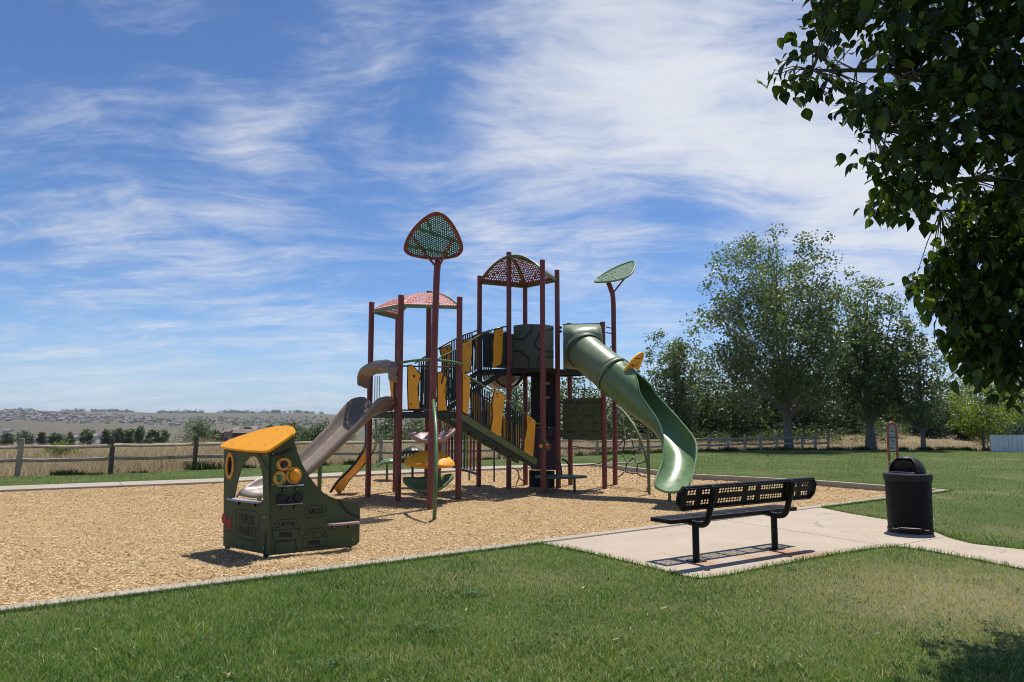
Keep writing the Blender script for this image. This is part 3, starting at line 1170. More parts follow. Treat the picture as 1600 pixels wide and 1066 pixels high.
POSTS = {}
for key, px, Y, top in (('A', 575, 16.35, (582, 472)), ('B', 622, 15.5, (628, 461)), ('C', 716, 15.75, (719, 464)), ('D', 667, 16.65, (670, 455)), ('N', 617.5, 17.45, (622, 496)),
                        ('E', 748, 18.5, (752, 431)), ('F', 795, 17.9, (798, 394)), ('G', 849, 17.05, (848.5, 406)), ('H', 872.5, 18.2, (871.5, 422)), ('I', 821, 19.1, (822, 444)),
                        ('J', 891.5, 19.2, (892, 505)), ('K', 945, 18.05, (943, 503))):
    b, zt = post_at(px, Y, top)
    POSTS[key] = b
    mb = MB()
    mb.tube([b + Vector((0, 0, -0.2)), (b.x, b.y, zt - 0.012)], 0.062, 16)
    mb.lathe([(0.064, -0.03), (0.064, 0.0), (0.055, 0.012), (0.0, 0.016)], (b.x, b.y, zt - 0.012), 16)
    po = mb.build('post', M['maroon'], PS)
    if key in 'ABCEFGHK':
        # a clamp collar where the deck hangs on the post
        zc = 1.68 if key in 'ABCDN' else 2.72
        mb = MB()
        mb.tube([(b.x, b.y, zc - 0.06), (b.x, b.y, zc + 0.03)], 0.070, 16)
        mb.build('clamp', M['maroon'], po)
mb = MB()
bM = P(686, 743, 20.6)
mb.tube([(bM.x, 20.6, -0.3), (bM.x, 20.6, 1.7)], 0.062, 14)
mb.build('post', M['maroon'], PS)


def pv(k, z=0.0):
    return Vector((POSTS[k].x, POSTS[k].y, z))


D1, D2 = 1.71, 2.79        # deck heights


def deck(keys, z, name='deck'):
    ps = [pv(k) for k in keys]
    c = sum(ps, Vector()) / len(ps)
    poly = [(c.x + (p.x - c.x) * 0.97, c.y + (p.y - c.y) * 0.97) for p in ps]
    mb = MB()
    mb.plate(poly, (Vector((0, 0, z - 0.02)), Vector((1, 0, 0)), Vector((0, 1, 0))), 0.03)
    d = mb.build(name, M['maroon'], PS, smooth=0)
    for i in range(len(poly)):
        a, b2 = Vector((*poly[i], z - 0.07)), Vector((*poly[(i + 1) % len(poly)], z - 0.07))
        mb = MB()
        mb.beam(a.lerp(b2, 0.02), b2.lerp(a, 0.02), 0.03, 0.13)
        mb.build('deck_beam', M['black_green'], d, smooth=0)
    return d


deck(['N', 'A', 'B', 'C', 'D'], D1)
deck(['E', 'F', 'G', 'H', 'I'], D2)
deck(['I', 'H', 'K', 'J'], D2 - 0.01)


# ---- perforated half-dome canopies
def perforated(cells, keep_ratio=0.62, seed=1, jit=0.16, round_n=8):
    """cells: list of (four corners, solid flag). Ring of faces round a hole in each."""
    r = random.Random(seed)
    mb = MB()
    for q, solid in cells:
        if solid:
            mb.add(q, [(0, 1, 2, 3)])
            continue
        c = (q[0] + q[1] + q[2] + q[3]) / 4
        ex = ((q[1] - q[0]) + (q[2] - q[3])) / 4
        ey = ((q[3] - q[0]) + (q[2] - q[1])) / 4
        cc = c + ex * r.uniform(-jit, jit) + ey * r.uniform(-jit, jit)
        k = keep_ratio * r.uniform(0.85, 1.12)
        a0 = r.uniform(0, 0.6)
        inn = []
        out = []
        for i in range(round_n):
            a = 2 * math.pi * i / round_n - 3 * math.pi / 4
            inn.append(cc + (ex * math.cos(a + a0 * 0.2) * r.uniform(0.85, 1.1) + ey * math.sin(a + a0 * 0.2) * r.uniform(0.85, 1.1)) * k)
        # outer ring: corners and edge mids
        mids = [q[0], (q[0] + q[1]) / 2, q[1], (q[1] + q[2]) / 2, q[2], (q[2] + q[3]) / 2, q[3], (q[3] + q[0]) / 2]
        mb.add(mids + inn, [(i, (i + 1) % 8, 8 + (i + 1) % 8, 8 + i) for i in range(8)])
    return mb


def canopy(keys, mid, z0, h, mat_panel, mat_rib, seed, name='canopy'):
    """three perforated facets rising from the deck posts to an arch over the open side"""
    O = Vector((mid.x, mid.y, 0))
    rim = [pv(k) for k in keys]

    def S(p, q, s, rho):
        b = p.lerp(q, s)
        x = O.lerp(b, rho)
        return Vector((x.x, x.y, z0 + h * (1 - rho ** 2)))
    root = None
    r = random.Random(seed)
    for fi in range(len(rim) - 1):
        p, q = rim[fi], rim[fi + 1]
        cells = []
        NB = 18
        for k in range(NB):
            r0, r1 = k / NB, (k + 1) / NB
            n = max(1, round((k + 0.6) / NB * 20))
            for j in range(n):
                s0, s1 = j / n, (j + 1) / n
                quad = [S(p, q, s0, r0), S(p, q, s1, r0), S(p, q, s1, r1), S(p, q, s0, r1)]
                ph = (j + 0.5) / n
                rm = (r0 + r1) / 2
                vein = abs(math.sin(rm * 7 + fi * 2 + 3.2 * ph)) < 0.10 and rm > 0.25
                cells.append((quad, k == 0 or k == NB - 1 or j in (0, n - 1) and k > 3 or vein))
        mb = perforated(cells, 0.66, seed + fi, 0.22)
        o = mb.build('canopy_panel' if root else name, mat_panel, root or PS, smooth=50, solid=0.006)
        root = root or o
    ribs = []
    for p in rim:
        ribs.append([S(p, p, 0, 1 - t / 14) for t in range(15)])
    for pts in ribs[1:-1]:
        MB().tube([v - Vector((0, 0, 0.02)) for v in pts], 0.022, 8).build('canopy_rib', mat_rib, root)
    arch = ribs[0] + ribs[-1][::-1][1:]
    MB().tube(arch, 0.024, 8).build('canopy_arch', mat_rib, root)
    for i in range(len(rim) - 1):
        a, b2 = S(rim[i], rim[i], 0, 1), S(rim[i + 1], rim[i + 1], 0, 1)
        MB().beam(a - Vector((0, 0, 0.03)), b2 - Vector((0, 0, 0.03)), 0.03, 0.07).build('canopy_edge', mat_rib, root, smooth=0)


zc1 = P(586, 485, 16.35).z
canopy(['N', 'A', 'B', 'C'], (pv('N') + pv('C')) / 2, zc1, 0.42, M['pink'], M['canopy_green'], 3)
zc2 = P(748, 440, 18.5).z
canopy(['E', 'I', 'H', 'G'], (pv('E') + pv('G')) / 2, zc2, 0.50, M['dull_red'], M['olive'], 8)


# ---- leaf shades on their own poles
def leaf_shade(outline, o, ax, ay, cell, rim_mat, panel_mat, seed, bend, veins, ratio=0.52):
    """outline in (u,v) metres on the plane (o, ax, ay); gently curved perforated sheet in a tubular rim"""
    nrm = ax.cross(ay).normalized()

    def S(u, v):
        return o + ax * u + ay * v + nrm * (-bend * (u * u + v * v))
    us = [p[0] for p in outline]
    vs_ = [p[1] for p in outline]
    cells = []
    u = min(us)
    iu = 0
    while u < max(us):
        v = min(vs_) - (0.5 * cell if iu % 2 else 0)
        iu += 1
        while v < max(vs_):
            cu, cv = u + cell / 2, v + cell / 2
            if in_poly([cu], [cv], outline)[0]:
                d = min((Vector((cu, cv)) - Vector(p)).length for p in outline)
                solid = any(abs(f(cu, cv)) < 0.032 for f in veins)
                cells.append(([S(u, v), S(u + cell, v), S(u + cell, v + cell), S(u, v + cell)], solid))
            v += cell
        u += cell
    sheet = perforated(cells, ratio, seed, 0.2).build('leaf_shade', panel_mat, PS, smooth=50, solid=0.008)
    pts = [S(*p) for p in outline]
    MB().tube(pts + [pts[0], pts[1]], 0.026, 8, caps=False).build('shade_rim', rim_mat, sheet)
    # flat margin inside the rim
    mb = MB()
    k = len(outline)
    c = Vector((sum(us) / k, sum(vs_) / k))
    inner = [c + (Vector(p) - c) * 0.90 for p in outline]
    vs2 = [S(*p) + nrm * 0.006 for p in outline] + [S(p.x, p.y) + nrm * 0.006 for p in inner]
    mb.add(vs2, [(i, (i + 1) % k, k + (i + 1) % k, k + i) for i in range(k)])
    mb.build('shade_margin', rim_mat, sheet, solid=0.006)
    return sheet, S


def smooth_loop(pts, n=4):
    out = []
    m = len(pts)
    for i in range(m):
        p0, p1, p2, p3 = (Vector(pts[(i + j - 1) % m]) for j in range(4))
        for k in range(n):
            t = k / n
            out.append(0.5 * ((2 * p1) + (p2 - p0) * t + (2 * p0 - 5 * p1 + 4 * p2 - p3) * t * t + (3 * p1 - p0 - 3 * p2 + p3) * t ** 3))
    return out


def catmull(pts, n=6):
    out = []
    m = len(pts)
    for i in range(m - 1):
        p0, p1, p2, p3 = (Vector(pts[max(0, min(m - 1, i + j - 1))]) for j in range(4))
        for k in range(n):
            t = k / n
            out.append(0.5 * ((2 * p1) + (p2 - p0) * t + (2 * p0 - 5 * p1 + 4 * p2 - p3) * t * t + (3 * p1 - p0 - 3 * p2 + p3) * t ** 3))
    out.append(Vector(pts[-1]))
    return out


def plane_uv(px, py, o, ax, ay):
    n = ax.cross(ay)
    d = cam_dir(px, py)
    c = Vector((0, 0, CAM_H))
    p = c + d * ((o - c).dot(n) / d.dot(n)) - o
    return (p.dot(ax), p.dot(ay))


# tall front leaf, its underside towards the lawn
LPb = P(672.5, 780, 14.35)
LPb.z = MULCH_Z
o1 = P(679, 380, 14.15)
ax1 = Vector((1, 0, 0))
ay1 = Vector((0, -0.50, 0.866)).normalized()
out1 = smooth_loop([plane_uv(*p, o1, ax1, ay1) for p in ((683, 333.5), (700, 343), (714, 364), (722, 387), (716.5, 398.5), (704, 402.5), (681, 405), (655, 402), (638, 397.5), (632, 387.5), (642, 364), (663, 342))], 3)
sh1, S1 = leaf_shade([tuple(p) for p in out1], o1, ax1, ay1, 0.042, M['maroon'], M['deep_green'], 5, 0.10,
                     (lambda u, v: v - 0.18 + 0.35 * u, lambda u, v: v + 0.17 + 0.2 * u if u < 0.3 else 1, lambda u, v: u + 0.35 * v - 0.03 if v > 0.15 else 1))
pole_pts = catmull([LPb + Vector((0, 0, -0.2)), P(674.5, 690, 14.35), P(678, 560, 14.35), P(682, 440, 14.38), P(684.5, 408, 14.42)], 5)
lp = MB().tube(pole_pts, 0.066, 14).build('leaf_pole', M['maroon'], PS)
fork0 = P(684, 420, 14.40)
for tgt in ((645, 372), (708, 372)):
    t = S1(*plane_uv(*tgt, o1, ax1, ay1))
    MB().tube([fork0, fork0.lerp(t, 0.5) + Vector((0, -0.03, -0.02)), t], 0.024, 8).build('fork_arm', M['maroon'], lp)
# right rear leaf, seen from its sunny side
o2 = P(961, 425, 19.1)
ax2 = Vector((0.90, 0.0, 0.435)).normalized()
b_ = Vector((0.05, 0.86, 0.50))
ay2 = (b_ - ax2 * b_.dot(ax2)).normalized()
out2 = smooth_loop([plane_uv(*p, o2, ax2, ay2) for p in ((929.5, 440), (940, 430.5), (960, 419), (980, 410.5), (990.5, 408.3), (990.5, 420), (980, 431.5), (958, 438.5))], 3)
sh2, S2 = leaf_shade([tuple(p) for p in out2], o2, ax2, ay2, 0.06, M['canopy_green'], M['canopy_green'], 6, 0.04, (lambda u, v: v - 0.3 * u, lambda u, v: u + 0.15 * v + 0.2), 0.72)
Lb = P(961, 755, 19.15)
Lb.z = MULCH_Z
pole2 = catmull([Lb + Vector((0, 0, -0.2)), P(960.5, 640, 19.15), P(959, 520, 19.15), P(958, 468, 19.15), P(954.5, 452, 19.13), P(949, 437.5, 19.1)], 5)
lp2 = MB().tube(pole2, 0.064, 14).build('leaf_pole', M['maroon'], PS)
MB().tube([P(958.5, 457, 19.15), S2(*plane_uv(979, 429, o2, ax2, ay2)) - Vector((0, 0, 0.02))], 0.022, 8).build('fork_arm', M['maroon'], lp2)


# ---- orange wave panels with their dark backing frames
def wave_panel(wall, px_pts, spots=(), off=0.0, m='orange', name='wave_panel'):
    poly = wall.poly(px_pts)
    cx = sum(p[0] for p in poly) / len(poly)
    cz = sum(p[1] for p in poly) / len(poly)
    sx = max(p[0] for p in poly) - min(p[0] for p in poly)
    sz = max(p[1] for p in poly) - min(p[1] for p in poly)
    big = [(cx + (u - cx) * (1 + 0.05 / max(0.1, sx)), cz + (z - cz) * (1 + 0.05 / max(0.1, sz))) for u, z in poly]
    f = MB().plate(big, wall.frame(off - 0.012), 0.02).build('panel_frame', M['black_green'], PS, smooth=0)
    pnl = MB().plate(poly, wall.frame(off + 0.012), 0.022).build(name, M[m], f, smooth=0)
    for (px, py, rr) in spots:
        u, z = wall.uv(px, py)
        MB().plate([(u + rr * math.cos(a) * 0.8, z + rr * math.sin(a)) for a in [2 * math.pi * i / 10 for i in range(10)]], wall.frame(off + 0.025), 0.004).build('spot', M['print'], f, smooth=0)
    return f


def rail_fence(wall, top_px, bot_px, n, rail_mat, skip=()):
    """handrail, toe rail and balusters between two slanting lines given in photo pixels"""
    (ta, tb), (ba, bb) = [wall.poly(l) for l in (top_px, bot_px)]
    A, B = wall.at(*ta), wall.at(*tb)
    C, Dd = wall.at(*ba), wall.at(*bb)
    MB().tube([A, B], 0.021, 10).build('handrail', M[rail_mat], PS)
    MB().tube([C, Dd], 0.016, 8).build('bottom_rail', M['black_green'], PS)
    for i in range(1, n):
        t = i / n
        if any(a < t < b2 for a, b2 in skip):
            continue
        p, q = A.lerp(B, t), C.lerp(Dd, t)
        p = Vector((q.x, q.y, A.z + (B.z - A.z) * t))
        MB().tube([q, p], 0.019, 6).build('baluster', M['black_green'], PS)


W_AB, W_BC, W_AN = Wall(pv('A'), pv('B')), Wall(pv('B'), pv('C')), Wall(pv('A'), pv('N'))
near_low = Wall(pv('C'), pv('G') + Vector((-0.10, 0, 0)))
far_low = Wall(pv('D'), pv('F'))
near_up, far_up = Wall(pv('D'), pv('F')), Wall(pv('N'), pv('E'))

# deck one guards
wave_panel(W_BC, ((638, 572), (644, 571), (657, 586), (652, 606), (655.5, 639), (638.5, 639), (637.5, 603)), ((642, 632, 0.02), (647, 588, 0.03)))
wave_panel(W_BC, ((684, 584), (690, 582), (698, 592), (694, 610), (698, 641), (684, 642)), ())
wave_panel(W_AB, ((609.5, 596), (616.5, 594), (615, 612), (617, 632), (611, 634), (612, 614)), ())
for wl, pxs, z1 in ((W_BC, (660.5, 664, 667.5, 702, 706, 710), 570), (W_AN, (586, 589.5, 593), 588)):
    for px in pxs:
        u, zt = wl.uv(px, z1)
        MB().tube([wl.at(u, D1 - 0.01), wl.at(u, zt)], 0.012, 6).build('baluster', M['steel' if wl is W_AN else 'black_green'], PS)
for wl, a, b2 in ((W_BC, (626, 641), (713, 641)), (W_BC, (626, 572), (713, 574))):
    MB().tube([wl.at(*wl.uv(*a)), wl.at(*wl.uv(*b2))], 0.016, 8).build('bottom_rail' if a[1] > 600 else 'top_rail', M['black_green'], PS)
# mesh infill panel beside the orange panel (perforated plate)
cells = []
for i in range(4):
    for j in range(22):
        q = [W_BC.at(W_BC.uv(657 + a * 2.4, 600)[0], W_BC.uv(660, 576 + b2 * 2.8)[1], -0.06) for a, b2 in ((i, j + 1), (i + 1, j + 1), (i + 1, j), (i, j))]
        cells.append((q, i in (0, 3)))
perforated(cells, 0.8, 2, 0.05).build('mesh_panel', M['black_green'], PS, solid=0.006)
# bent green hand grips in front of the deck
g0, g1, g2 = P(624, 567, 15.36), P(673, 562, 14.46), P(723, 570, 15.60)
MB().tube(catmull([g0, P(648, 563.5, 14.9), g1], 6), 0.026, 10).build('hand_grip', M['rail_green'], PS)
MB().tube(catmull([P(685, 563, 14.46), P(706, 565, 15.0), g2], 6), 0.026, 10).build('hand_grip', M['rail_green'], PS)
for pts in ((P(690, 600, 15.6), P(692, 590, 15.6), P(697, 578, 15.6), P(707, 571, 15.65)), (P(703, 640, 15.7), P(699, 612, 15.7), P(700, 590, 15.7), P(706, 574, 15.7))):
    MB().tube(catmull(list(pts), 5), 0.016, 8).build('hand_grip', M['black_green'], PS)

# lower flight: stringers, treads, panels
STAIR_BOT_Z = P(838, 727, 17.0).z + 0.03


def flight(a0, a1, b0, b1, n, m='olive', ht=0.17):
    """treads between two stringer lines a0-a1 (near) and b0-b1 (far)"""
    for (p, q, nm) in ((a0, a1, 'stringer'), (b0, b1, 'stringer')):
        MB().beam(p, q, 0.05, ht).build(nm, M[m], PS, smooth=0, bevel=0.006)
    for i in range(n):
        t = (i + 0.5) / n
        p, q = a0.lerp(a1, t), b0.lerp(b1, t)
        MB().box((p + q) / 2 + Vector((0, 0, 0.02)), (q - p).length - 0.06, 0.27, 0.035, (q - p).normalized()).build('tread', M['black_green'], PS, smooth=0)


sA, sB = near_low.at(*near_low.uv(716, 648)), near_low.at(*near_low.uv(838, 723))
fA, fB = pv('C').lerp(pv('D'), 0.7), pv('G').lerp(pv('F'), 0.7)
fA.z, fB.z = sA.z, sB.z
flight(sA, sB, fA, fB, 6, 'olive', 0.14)
MB().beam(sA + Vector((0, 0.02, -0.13)), sB + Vector((0, 0.02, -0.13)), 0.02, 0.08).build('stringer', M['black_green'], PS, smooth=0)
MB().tube(catmull([near_low.at(*near_low.uv(*p)) for p in ((717, 579), (760, 606), (800, 630), (830, 653), (838, 661), (844, 663))], 4), 0.019, 10).build('handrail', M['olive'], PS)
MB().tube([near_low.at(*near_low.uv(718, 641)), near_low.at(*near_low.uv(836, 716))], 0.013, 8).build('bottom_rail', M['black_green'], PS)
wave_panel(near_low, ((722.5, 583), (733, 590), (733.5, 612), (730, 648), (722, 643)), ((724.5, 590, 0.012), (727, 593, 0.014)))
wave_panel(near_low, ((773, 609), (788.5, 618), (785, 643), (781, 685), (766, 676), (770, 651), (769, 630)), ((775, 616, 0.018), (778, 615, 0.016), (776.5, 620, 0.018)))
wave_panel(near_low, ((822.5, 648), (836, 658), (834, 690), (832, 717), (818, 708), (819, 690), (823.5, 669)), ((824.5, 655, 0.018), (828, 657, 0.014), (826, 660, 0.02)))
for px in (736.5, 740, 743.5, 747, 750.5, 754, 757.5, 761, 764.5, 791, 794.5, 798, 801.5, 805, 808.5, 812, 815.5):
    t = (px - 717) / (838 - 717)
    u, z = near_low.uv(px, 579 + 84 * t)
    u2, z2 = near_low.uv(px, 641 + 75 * t)
    MB().tube([near_low.at(u, z2), near_low.at(u, z - 0.01)], 0.019, 6).build('baluster', M['black_green'], PS)
wave_panel(far_low, ((735.5, 612), (751, 620), (750, 666), (739, 659)), ())
wave_panel(far_low, ((786, 653), (799.5, 660), (799.7, 698), (786, 691)), ())
wave_panel(far_low, ((685.5, 588), (695, 590), (697, 608), (694, 640), (684.5, 640)), ())
wave_panel(far_low, ((757, 626), (768, 632), (766, 655), (769, 679), (758, 673), (760, 650)), ())
wave_panel(far_low, ((803, 662), (812, 667), (811, 690), (813, 706), (804, 701), (805, 682)), ())
MB().tube([far_low.at(*far_low.uv(686, 582)), far_low.at(*far_low.uv(735, 608)), far_low.at(*far_low.uv(815, 655))], 0.019, 8).build('handrail', M['olive'], PS)
for px in (702, 706, 710, 714, 718, 722, 726, 730, 755, 760, 765, 770, 775, 780, 804, 808, 812):
    t = (px - 686) / (815 - 686)
    u, z = far_low.uv(px, 582 + 73 * t)
    MB().tube([far_low.at(u, z - 0.86), far_low.at(u, z - 0.01)], 0.019, 6).build('baluster', M['black_green'], PS)
for px in (701, 705.5, 710):
    u, z = far_low.uv(px, 592)
    MB().tube([far_low.at(u, D1 - 0.2), far_low.at(u, z)], 0.016, 6).build('baluster', M['black_green'], PS)

# upper flight from deck one to deck two
uA, uB = near_up.at(near_up.uv(690, 600)[0], D1 - 0.02), pv('F', D2 - 0.07) + Vector((-0.1, 0, 0))
vA, vB = far_up.at(0.45, D1 - 0.02), pv('E', D2 - 0.07) + Vector((0, -0.1, 0))
flight(uA, uB, vA, vB, 5, 'black_green', 0.11)
MB().tube(catmull([near_up.at(*near_up.uv(*p)) for p in ((686, 560), (724, 540), (757, 520), (776, 513.5), (795, 509.5))], 4), 0.019, 10).build('handrail', M['olive'], PS)
MB().tube(catmull([far_up.at(*far_up.uv(*p)) for p in ((648, 568), (686, 544), (724, 524), (752, 515))], 4), 0.019, 10).build('handrail', M['olive'], PS)
wave_panel(near_up, ((722, 538), (736, 533), (736.5, 552), (733, 582), (722, 582)), ((728.5, 539.5, 0.012), (731.5, 541.5, 0.016), (732, 538, 0.012)))
wave_panel(near_up, ((773, 516), (785, 513), (784, 553), (782, 569.5), (768.5, 575), (771, 556), (770, 541)), ((779, 520, 0.018), (781, 524, 0.02)))
wave_panel(far_up, ((688, 546), (703, 539), (705.5, 553), (702, 575), (701, 590), (690, 592), (692, 566)), ((697, 544, 0.016), (699, 546, 0.02)))
wave_panel(far_up, ((724, 533), (735, 528), (733, 552), (736, 580), (725, 585), (727, 558)), ())
wave_panel(far_up, ((755, 520), (764, 518), (763, 545), (765, 568), (756, 572), (757, 546)), (), m='dull_red')
wave_panel(far_up, ((740, 526), (751, 521), (750, 545), (751, 572), (742, 577), (743, 550)), ())
for px in (691, 694.5, 698, 705, 708.5, 712, 715.5, 739, 742.5, 746, 749.5, 753, 756.5, 760, 763.5, 767):
    u, z = near_up.uv(px, np.interp(px, [686, 724, 757, 776], [560, 540, 520, 513.5]))
    ub = near_up.uv(px, np.interp(px, [690, 790], [640, 570]))[1]
    MB().tube([near_up.at(u, ub), near_up.at(u, z - 0.01)], 0.019, 6).build('baluster', M['black_green'], PS)
for px in (655, 658.5, 662, 665.5, 676, 679.5, 683, 706, 709.5, 713, 716.5, 720, 723.5, 727, 730.5, 734, 737.5):
    u, z = far_up.uv(px, np.interp(px, [648, 686, 724, 752], [568, 544, 524, 515]))
    MB().tube([far_up.at(u, z - 0.85), far_up.at(u, z - 0.01)], 0.019, 6).build('baluster', M['black_green'], PS)
# dark mesh gate beside post F
u0, u1 = near_up.uv(786, 540)[0], near_up.uv(796, 540)[0]
cells = []
for i in range(4):
    for j in range(17):
        q = [near_up.at(u0 + (u1 - u0) * a / 4, D2 + 0.05 + 0.85 * b2 / 17, 0.02) for a, b2 in ((i, j), (i + 1, j), (i + 1, j + 1), (i, j + 1))]
        cells.append((q, False))
perforated(cells, 0.55, 4, 0.1).build('mesh_panel', M['black_green'], PS, solid=0.006)
# the far side of the landing reads dark: solid infill panels
W_EI = Wall(pv('E'), pv('I'))
MB().plate([(0.10, D2 + 0.06), (1.3, D2 + 0.06), (1.3, D2 + 0.92), (0.7, D2 + 0.97), (0.10, D2 + 0.92)], W_EI.frame(0), 0.02).build('guard_panel', M['panel_green'], PS, smooth=0)
for px in (757, 761, 765, 769):
    u, _z = W_EI.uv(px, 540)
    MB().box(W_EI.at(u, D2 + 0.49, 0.03), 0.035, 0.02, 0.80, W_EI.x).build('slat', M['black_green'], PS, smooth=0)

# deck two shell panels with black seam lines (tortoise pattern)
W_FG, W_GH = Wall(pv('F'), pv('G')), Wall(pv('G'), pv('H'))
for wl, outline, lines in (
        (W_FG, ((803, 509), (812, 507.5), (824, 506.5), (846, 507), (846, 575), (803, 575)),
         (((803, 529.5), (818, 531), (831, 518), (832, 507)), ((803, 549), (814, 549.5), (828, 562), (826, 574)), ((846, 518), (836, 538), (841, 545.5), (846, 547)), ((846, 557), (842, 560), (840, 574)))),
        (W_GH, ((851, 507.5), (864, 509.5), (864, 575), (851, 575)), (((851, 517), (864, 513)), ((851, 548), (864, 550)), ((851, 558), (864, 557))))):
    pnl = MB().plate(wl.poly(outline), wl.frame(0.0), 0.03).build('shell_panel', M['slate_green'], PS, smooth=0)
    for ln in lines:
        MB().ribbon(wl.poly(ln), 0.055, wl.frame(0), 0.0).add([], [])
        mb = MB()
        o_, x_, y_ = wl.frame(0)
        pts = wl.poly(ln)
        mb.ribbon(pts, 0.055, (wl.o + wl.n * 0.0175, wl.x, Vector((0, 0, 1))), 0.0)
        mb.build('seam', M['print'], pnl, smooth=0)

# under deck two: climbing wall and swirl panel, curved tan shell
W_X = Wall(P(829, 700, 18.55), P(871, 700, 18.35))
MB().plate([(0.02, 1.35), (0.66, 1.35), (0.66, 2.70), (0.02, 2.70)], W_X.frame(), 0.03).build('climbing_wall', M['black_plastic'], PS, smooth=0)
for px, py in ((856, 599), (856, 621)):
    u, z = W_X.uv(px, py)
    MB().ball(W_X.at(u, z, 0.04), 0.07, 0.04, 0.035).build('hand_hold', M['rose'], PS)
sw = MB().plate([(0.02, 0.30), (0.66, 0.30), (0.66, 1.34), (0.02, 1.34)], W_X.frame(), 0.03).build('swirl_panel', M['violet'], PS, smooth=0)
for c, rr in (((861, 662), 0.16), ((863, 678), 0.24), ((858, 690), 0.12)):
    u, z = W_X.uv(*c)
    mb = MB()
    mb.tube([W_X.at(u + rr * math.cos(a), z + rr * math.sin(a) * 0.9, 0.03) for a in [i * 0.45 for i in range(11)]], 0.018, 6)
    mb.build('swirl', M['black_plastic'], sw)
mb = MB()
c0 = P(829, 700, 18.4)
mb.plate([(-0.02, -0.15), (0.62, -0.15), (0.62, 0.29), (-0.02, 0.29)], W_X.frame(0.05), 0.03)
mb.build('kick_panel', M['black_plastic'], PS, smooth=0)
# curved tan under-shell left of post F
mb = MB()
pts = []
for i in range(13):
    t = i / 12
    a = math.pi * (0.06 + 0.88 * t)
    pts.append((770 + 27 * (1 - math.cos(a)) / 1.0 * 0.9, 578 + 27 * math.sin(a)))
W_S = Wall(P(765, 590, 18.6), P(830, 590, 18.9))
prof = W_S.poly(pts)
vs = [W_S.at(u, z, 0.0) for u, z in prof] + [W_S.at(u, z, -1.1) for u, z in prof]
k = len(prof)
mb.add(vs, [(i, i + 1, k + i + 1, k + i) for i in range(k - 1)])
us = MB()
sh = mb.build('tunnel_shell', M['taupe'], PS, solid=0.03)
for dz in (0.0, -0.45):
    rp = [W_S.at(u, z, 0.02 + dz) for u, z in prof]
    MB().tube(rp, 0.03, 8).build('tunnel_rim', M['black_green'], sh)
MB().plate(prof, W_S.frame(-0.6), 0.02).build('tunnel_end', M['taupe'], sh, smooth=0)

# knob box on post G
gk = pv('G')
bx_ = Wall(gk + Vector((-0.3, -0.10, 0)), gk + Vector((0.3, -0.10, 0)))
kb = MB()
cu, cz = bx_.uv(852, 697.5)
cap = [(cu + 0.135 * math.cos(a) * (1.0), cz + 0.125 * math.sin(a)) for a in [2 * math.pi * i / 20 for i in range(20)]]
kbo = MB().plate(cap, bx_.frame(), 0.05).build('knob_box', M['panel_green'], PS, smooth=40, bevel=0.008)
for (px, py), mm, rr in (((845, 697), 'tan_orange', 0.048), ((854.5, 697.5), 'red', 0.058)):
    u, z = bx_.uv(px, py)
    MB().ball(bx_.at(u, z, 0.045), rr, rr * 0.6, rr, 14).build('knob', M[mm], kbo)

# pipe chimes below the upper flight
Wc = Wall(P(694, 700, 19.6), P(747, 700, 18.6))
ch = MB()
ca, cb = Wc.at(*Wc.uv(690, 724)), Wc.at(*Wc.uv(746.5, 741))
cbar = MB().beam(ca, cb, 0.05, 0.05).build('chime_bar', M['black_green'], PS, smooth=0)
MB().beam(Wc.at(*Wc.uv(690, 655)), Wc.at(*Wc.uv(746.5, 664)), 0.05, 0.05).build('chime_bar', M['black_green'], PS, smooth=0)
for px, mm in ((699, 'dull_red'), (703, 'maroon'), (708, 'violet'), (713, 'violet'), (722.5, 'blue_chime'), (727.5, 'green_chime'), (732, 'yellow_chime'), (737, 'dull_red'), (742, 'dull_red')):
    t = (px - 690) / 56.5
    u, zb = Wc.uv(px, 726 + 10 * t)
    zt = Wc.uv(px, 656 + 9 * t)[1]
    MB().tube([Wc.at(u, zb - 0.0, 0.04), Wc.at(u, zt, 0.04)], 0.030, 8).build('chime_pipe', M[mm], PS)
for px, py, tp in ((733, 750, 735), (772, 753, 705)):
    b_ = G(px, py, MULCH_Z)
    t_ = P(px, tp, b_.y)
    MB().tube([b_, (b_.x, b_.y, t_.z)], 0.022, 8).build('support_leg', M['black_green'], PS)


# ---- leaf-shaped stepping pods climbing round the front pole
def pod(center, length, width, sag, yaw, m, name='leaf_step', parent=None, tip=0.0, roll=0.0):
    n, k = 18, 10
    c = Vector(center)
    ax = Vector((math.cos(yaw), math.sin(yaw), 0))
    ay = Vector((-math.sin(yaw), math.cos(yaw), 0))
    mb = MB()
    for i in range(n + 1):
        s = -1 + 2 * i / n
        hw = width / 2 * max(0.0, (1 - abs(s) ** 2.4)) ** 0.72 + 0.004
        for j in range(k + 1):
            t = -1 + 2 * j / k
            z = sag * (0.55 * t * t * (1 - 0.5 * abs(s)) + 0.75 * abs(s) ** 2.2) - sag * 0.45 + tip * s
            edge = 0.010 * math.sin(i * 1.9) * abs(t)
            mb.v.append(c + ax * (s * length / 2) + ay * (t * (hw + edge)) + Vector((0, 0, z + roll * t * hw)))
    mb.f = [(i * (k + 1) + j, (i + 1) * (k + 1) + j, (i + 1) * (k + 1) + j + 1, i * (k + 1) + j + 1) for i in range(n) for j in range(k)]
    o = mb.build(name, M[m], parent or PS, smooth=60, solid=0.035)
    rib = MB()
    rib.tube([c + ax * (s * length / 2.15) + Vector((0, 0, sag * (0.75 * abs(s) ** 2.2) - sag * 0.45 + tip * s + 0.012)) for s in [-0.9 + 0.15 * q for q in range(13)]], 0.012, 6)
    rib.build('leaf_vein', M[m], o)
    return o


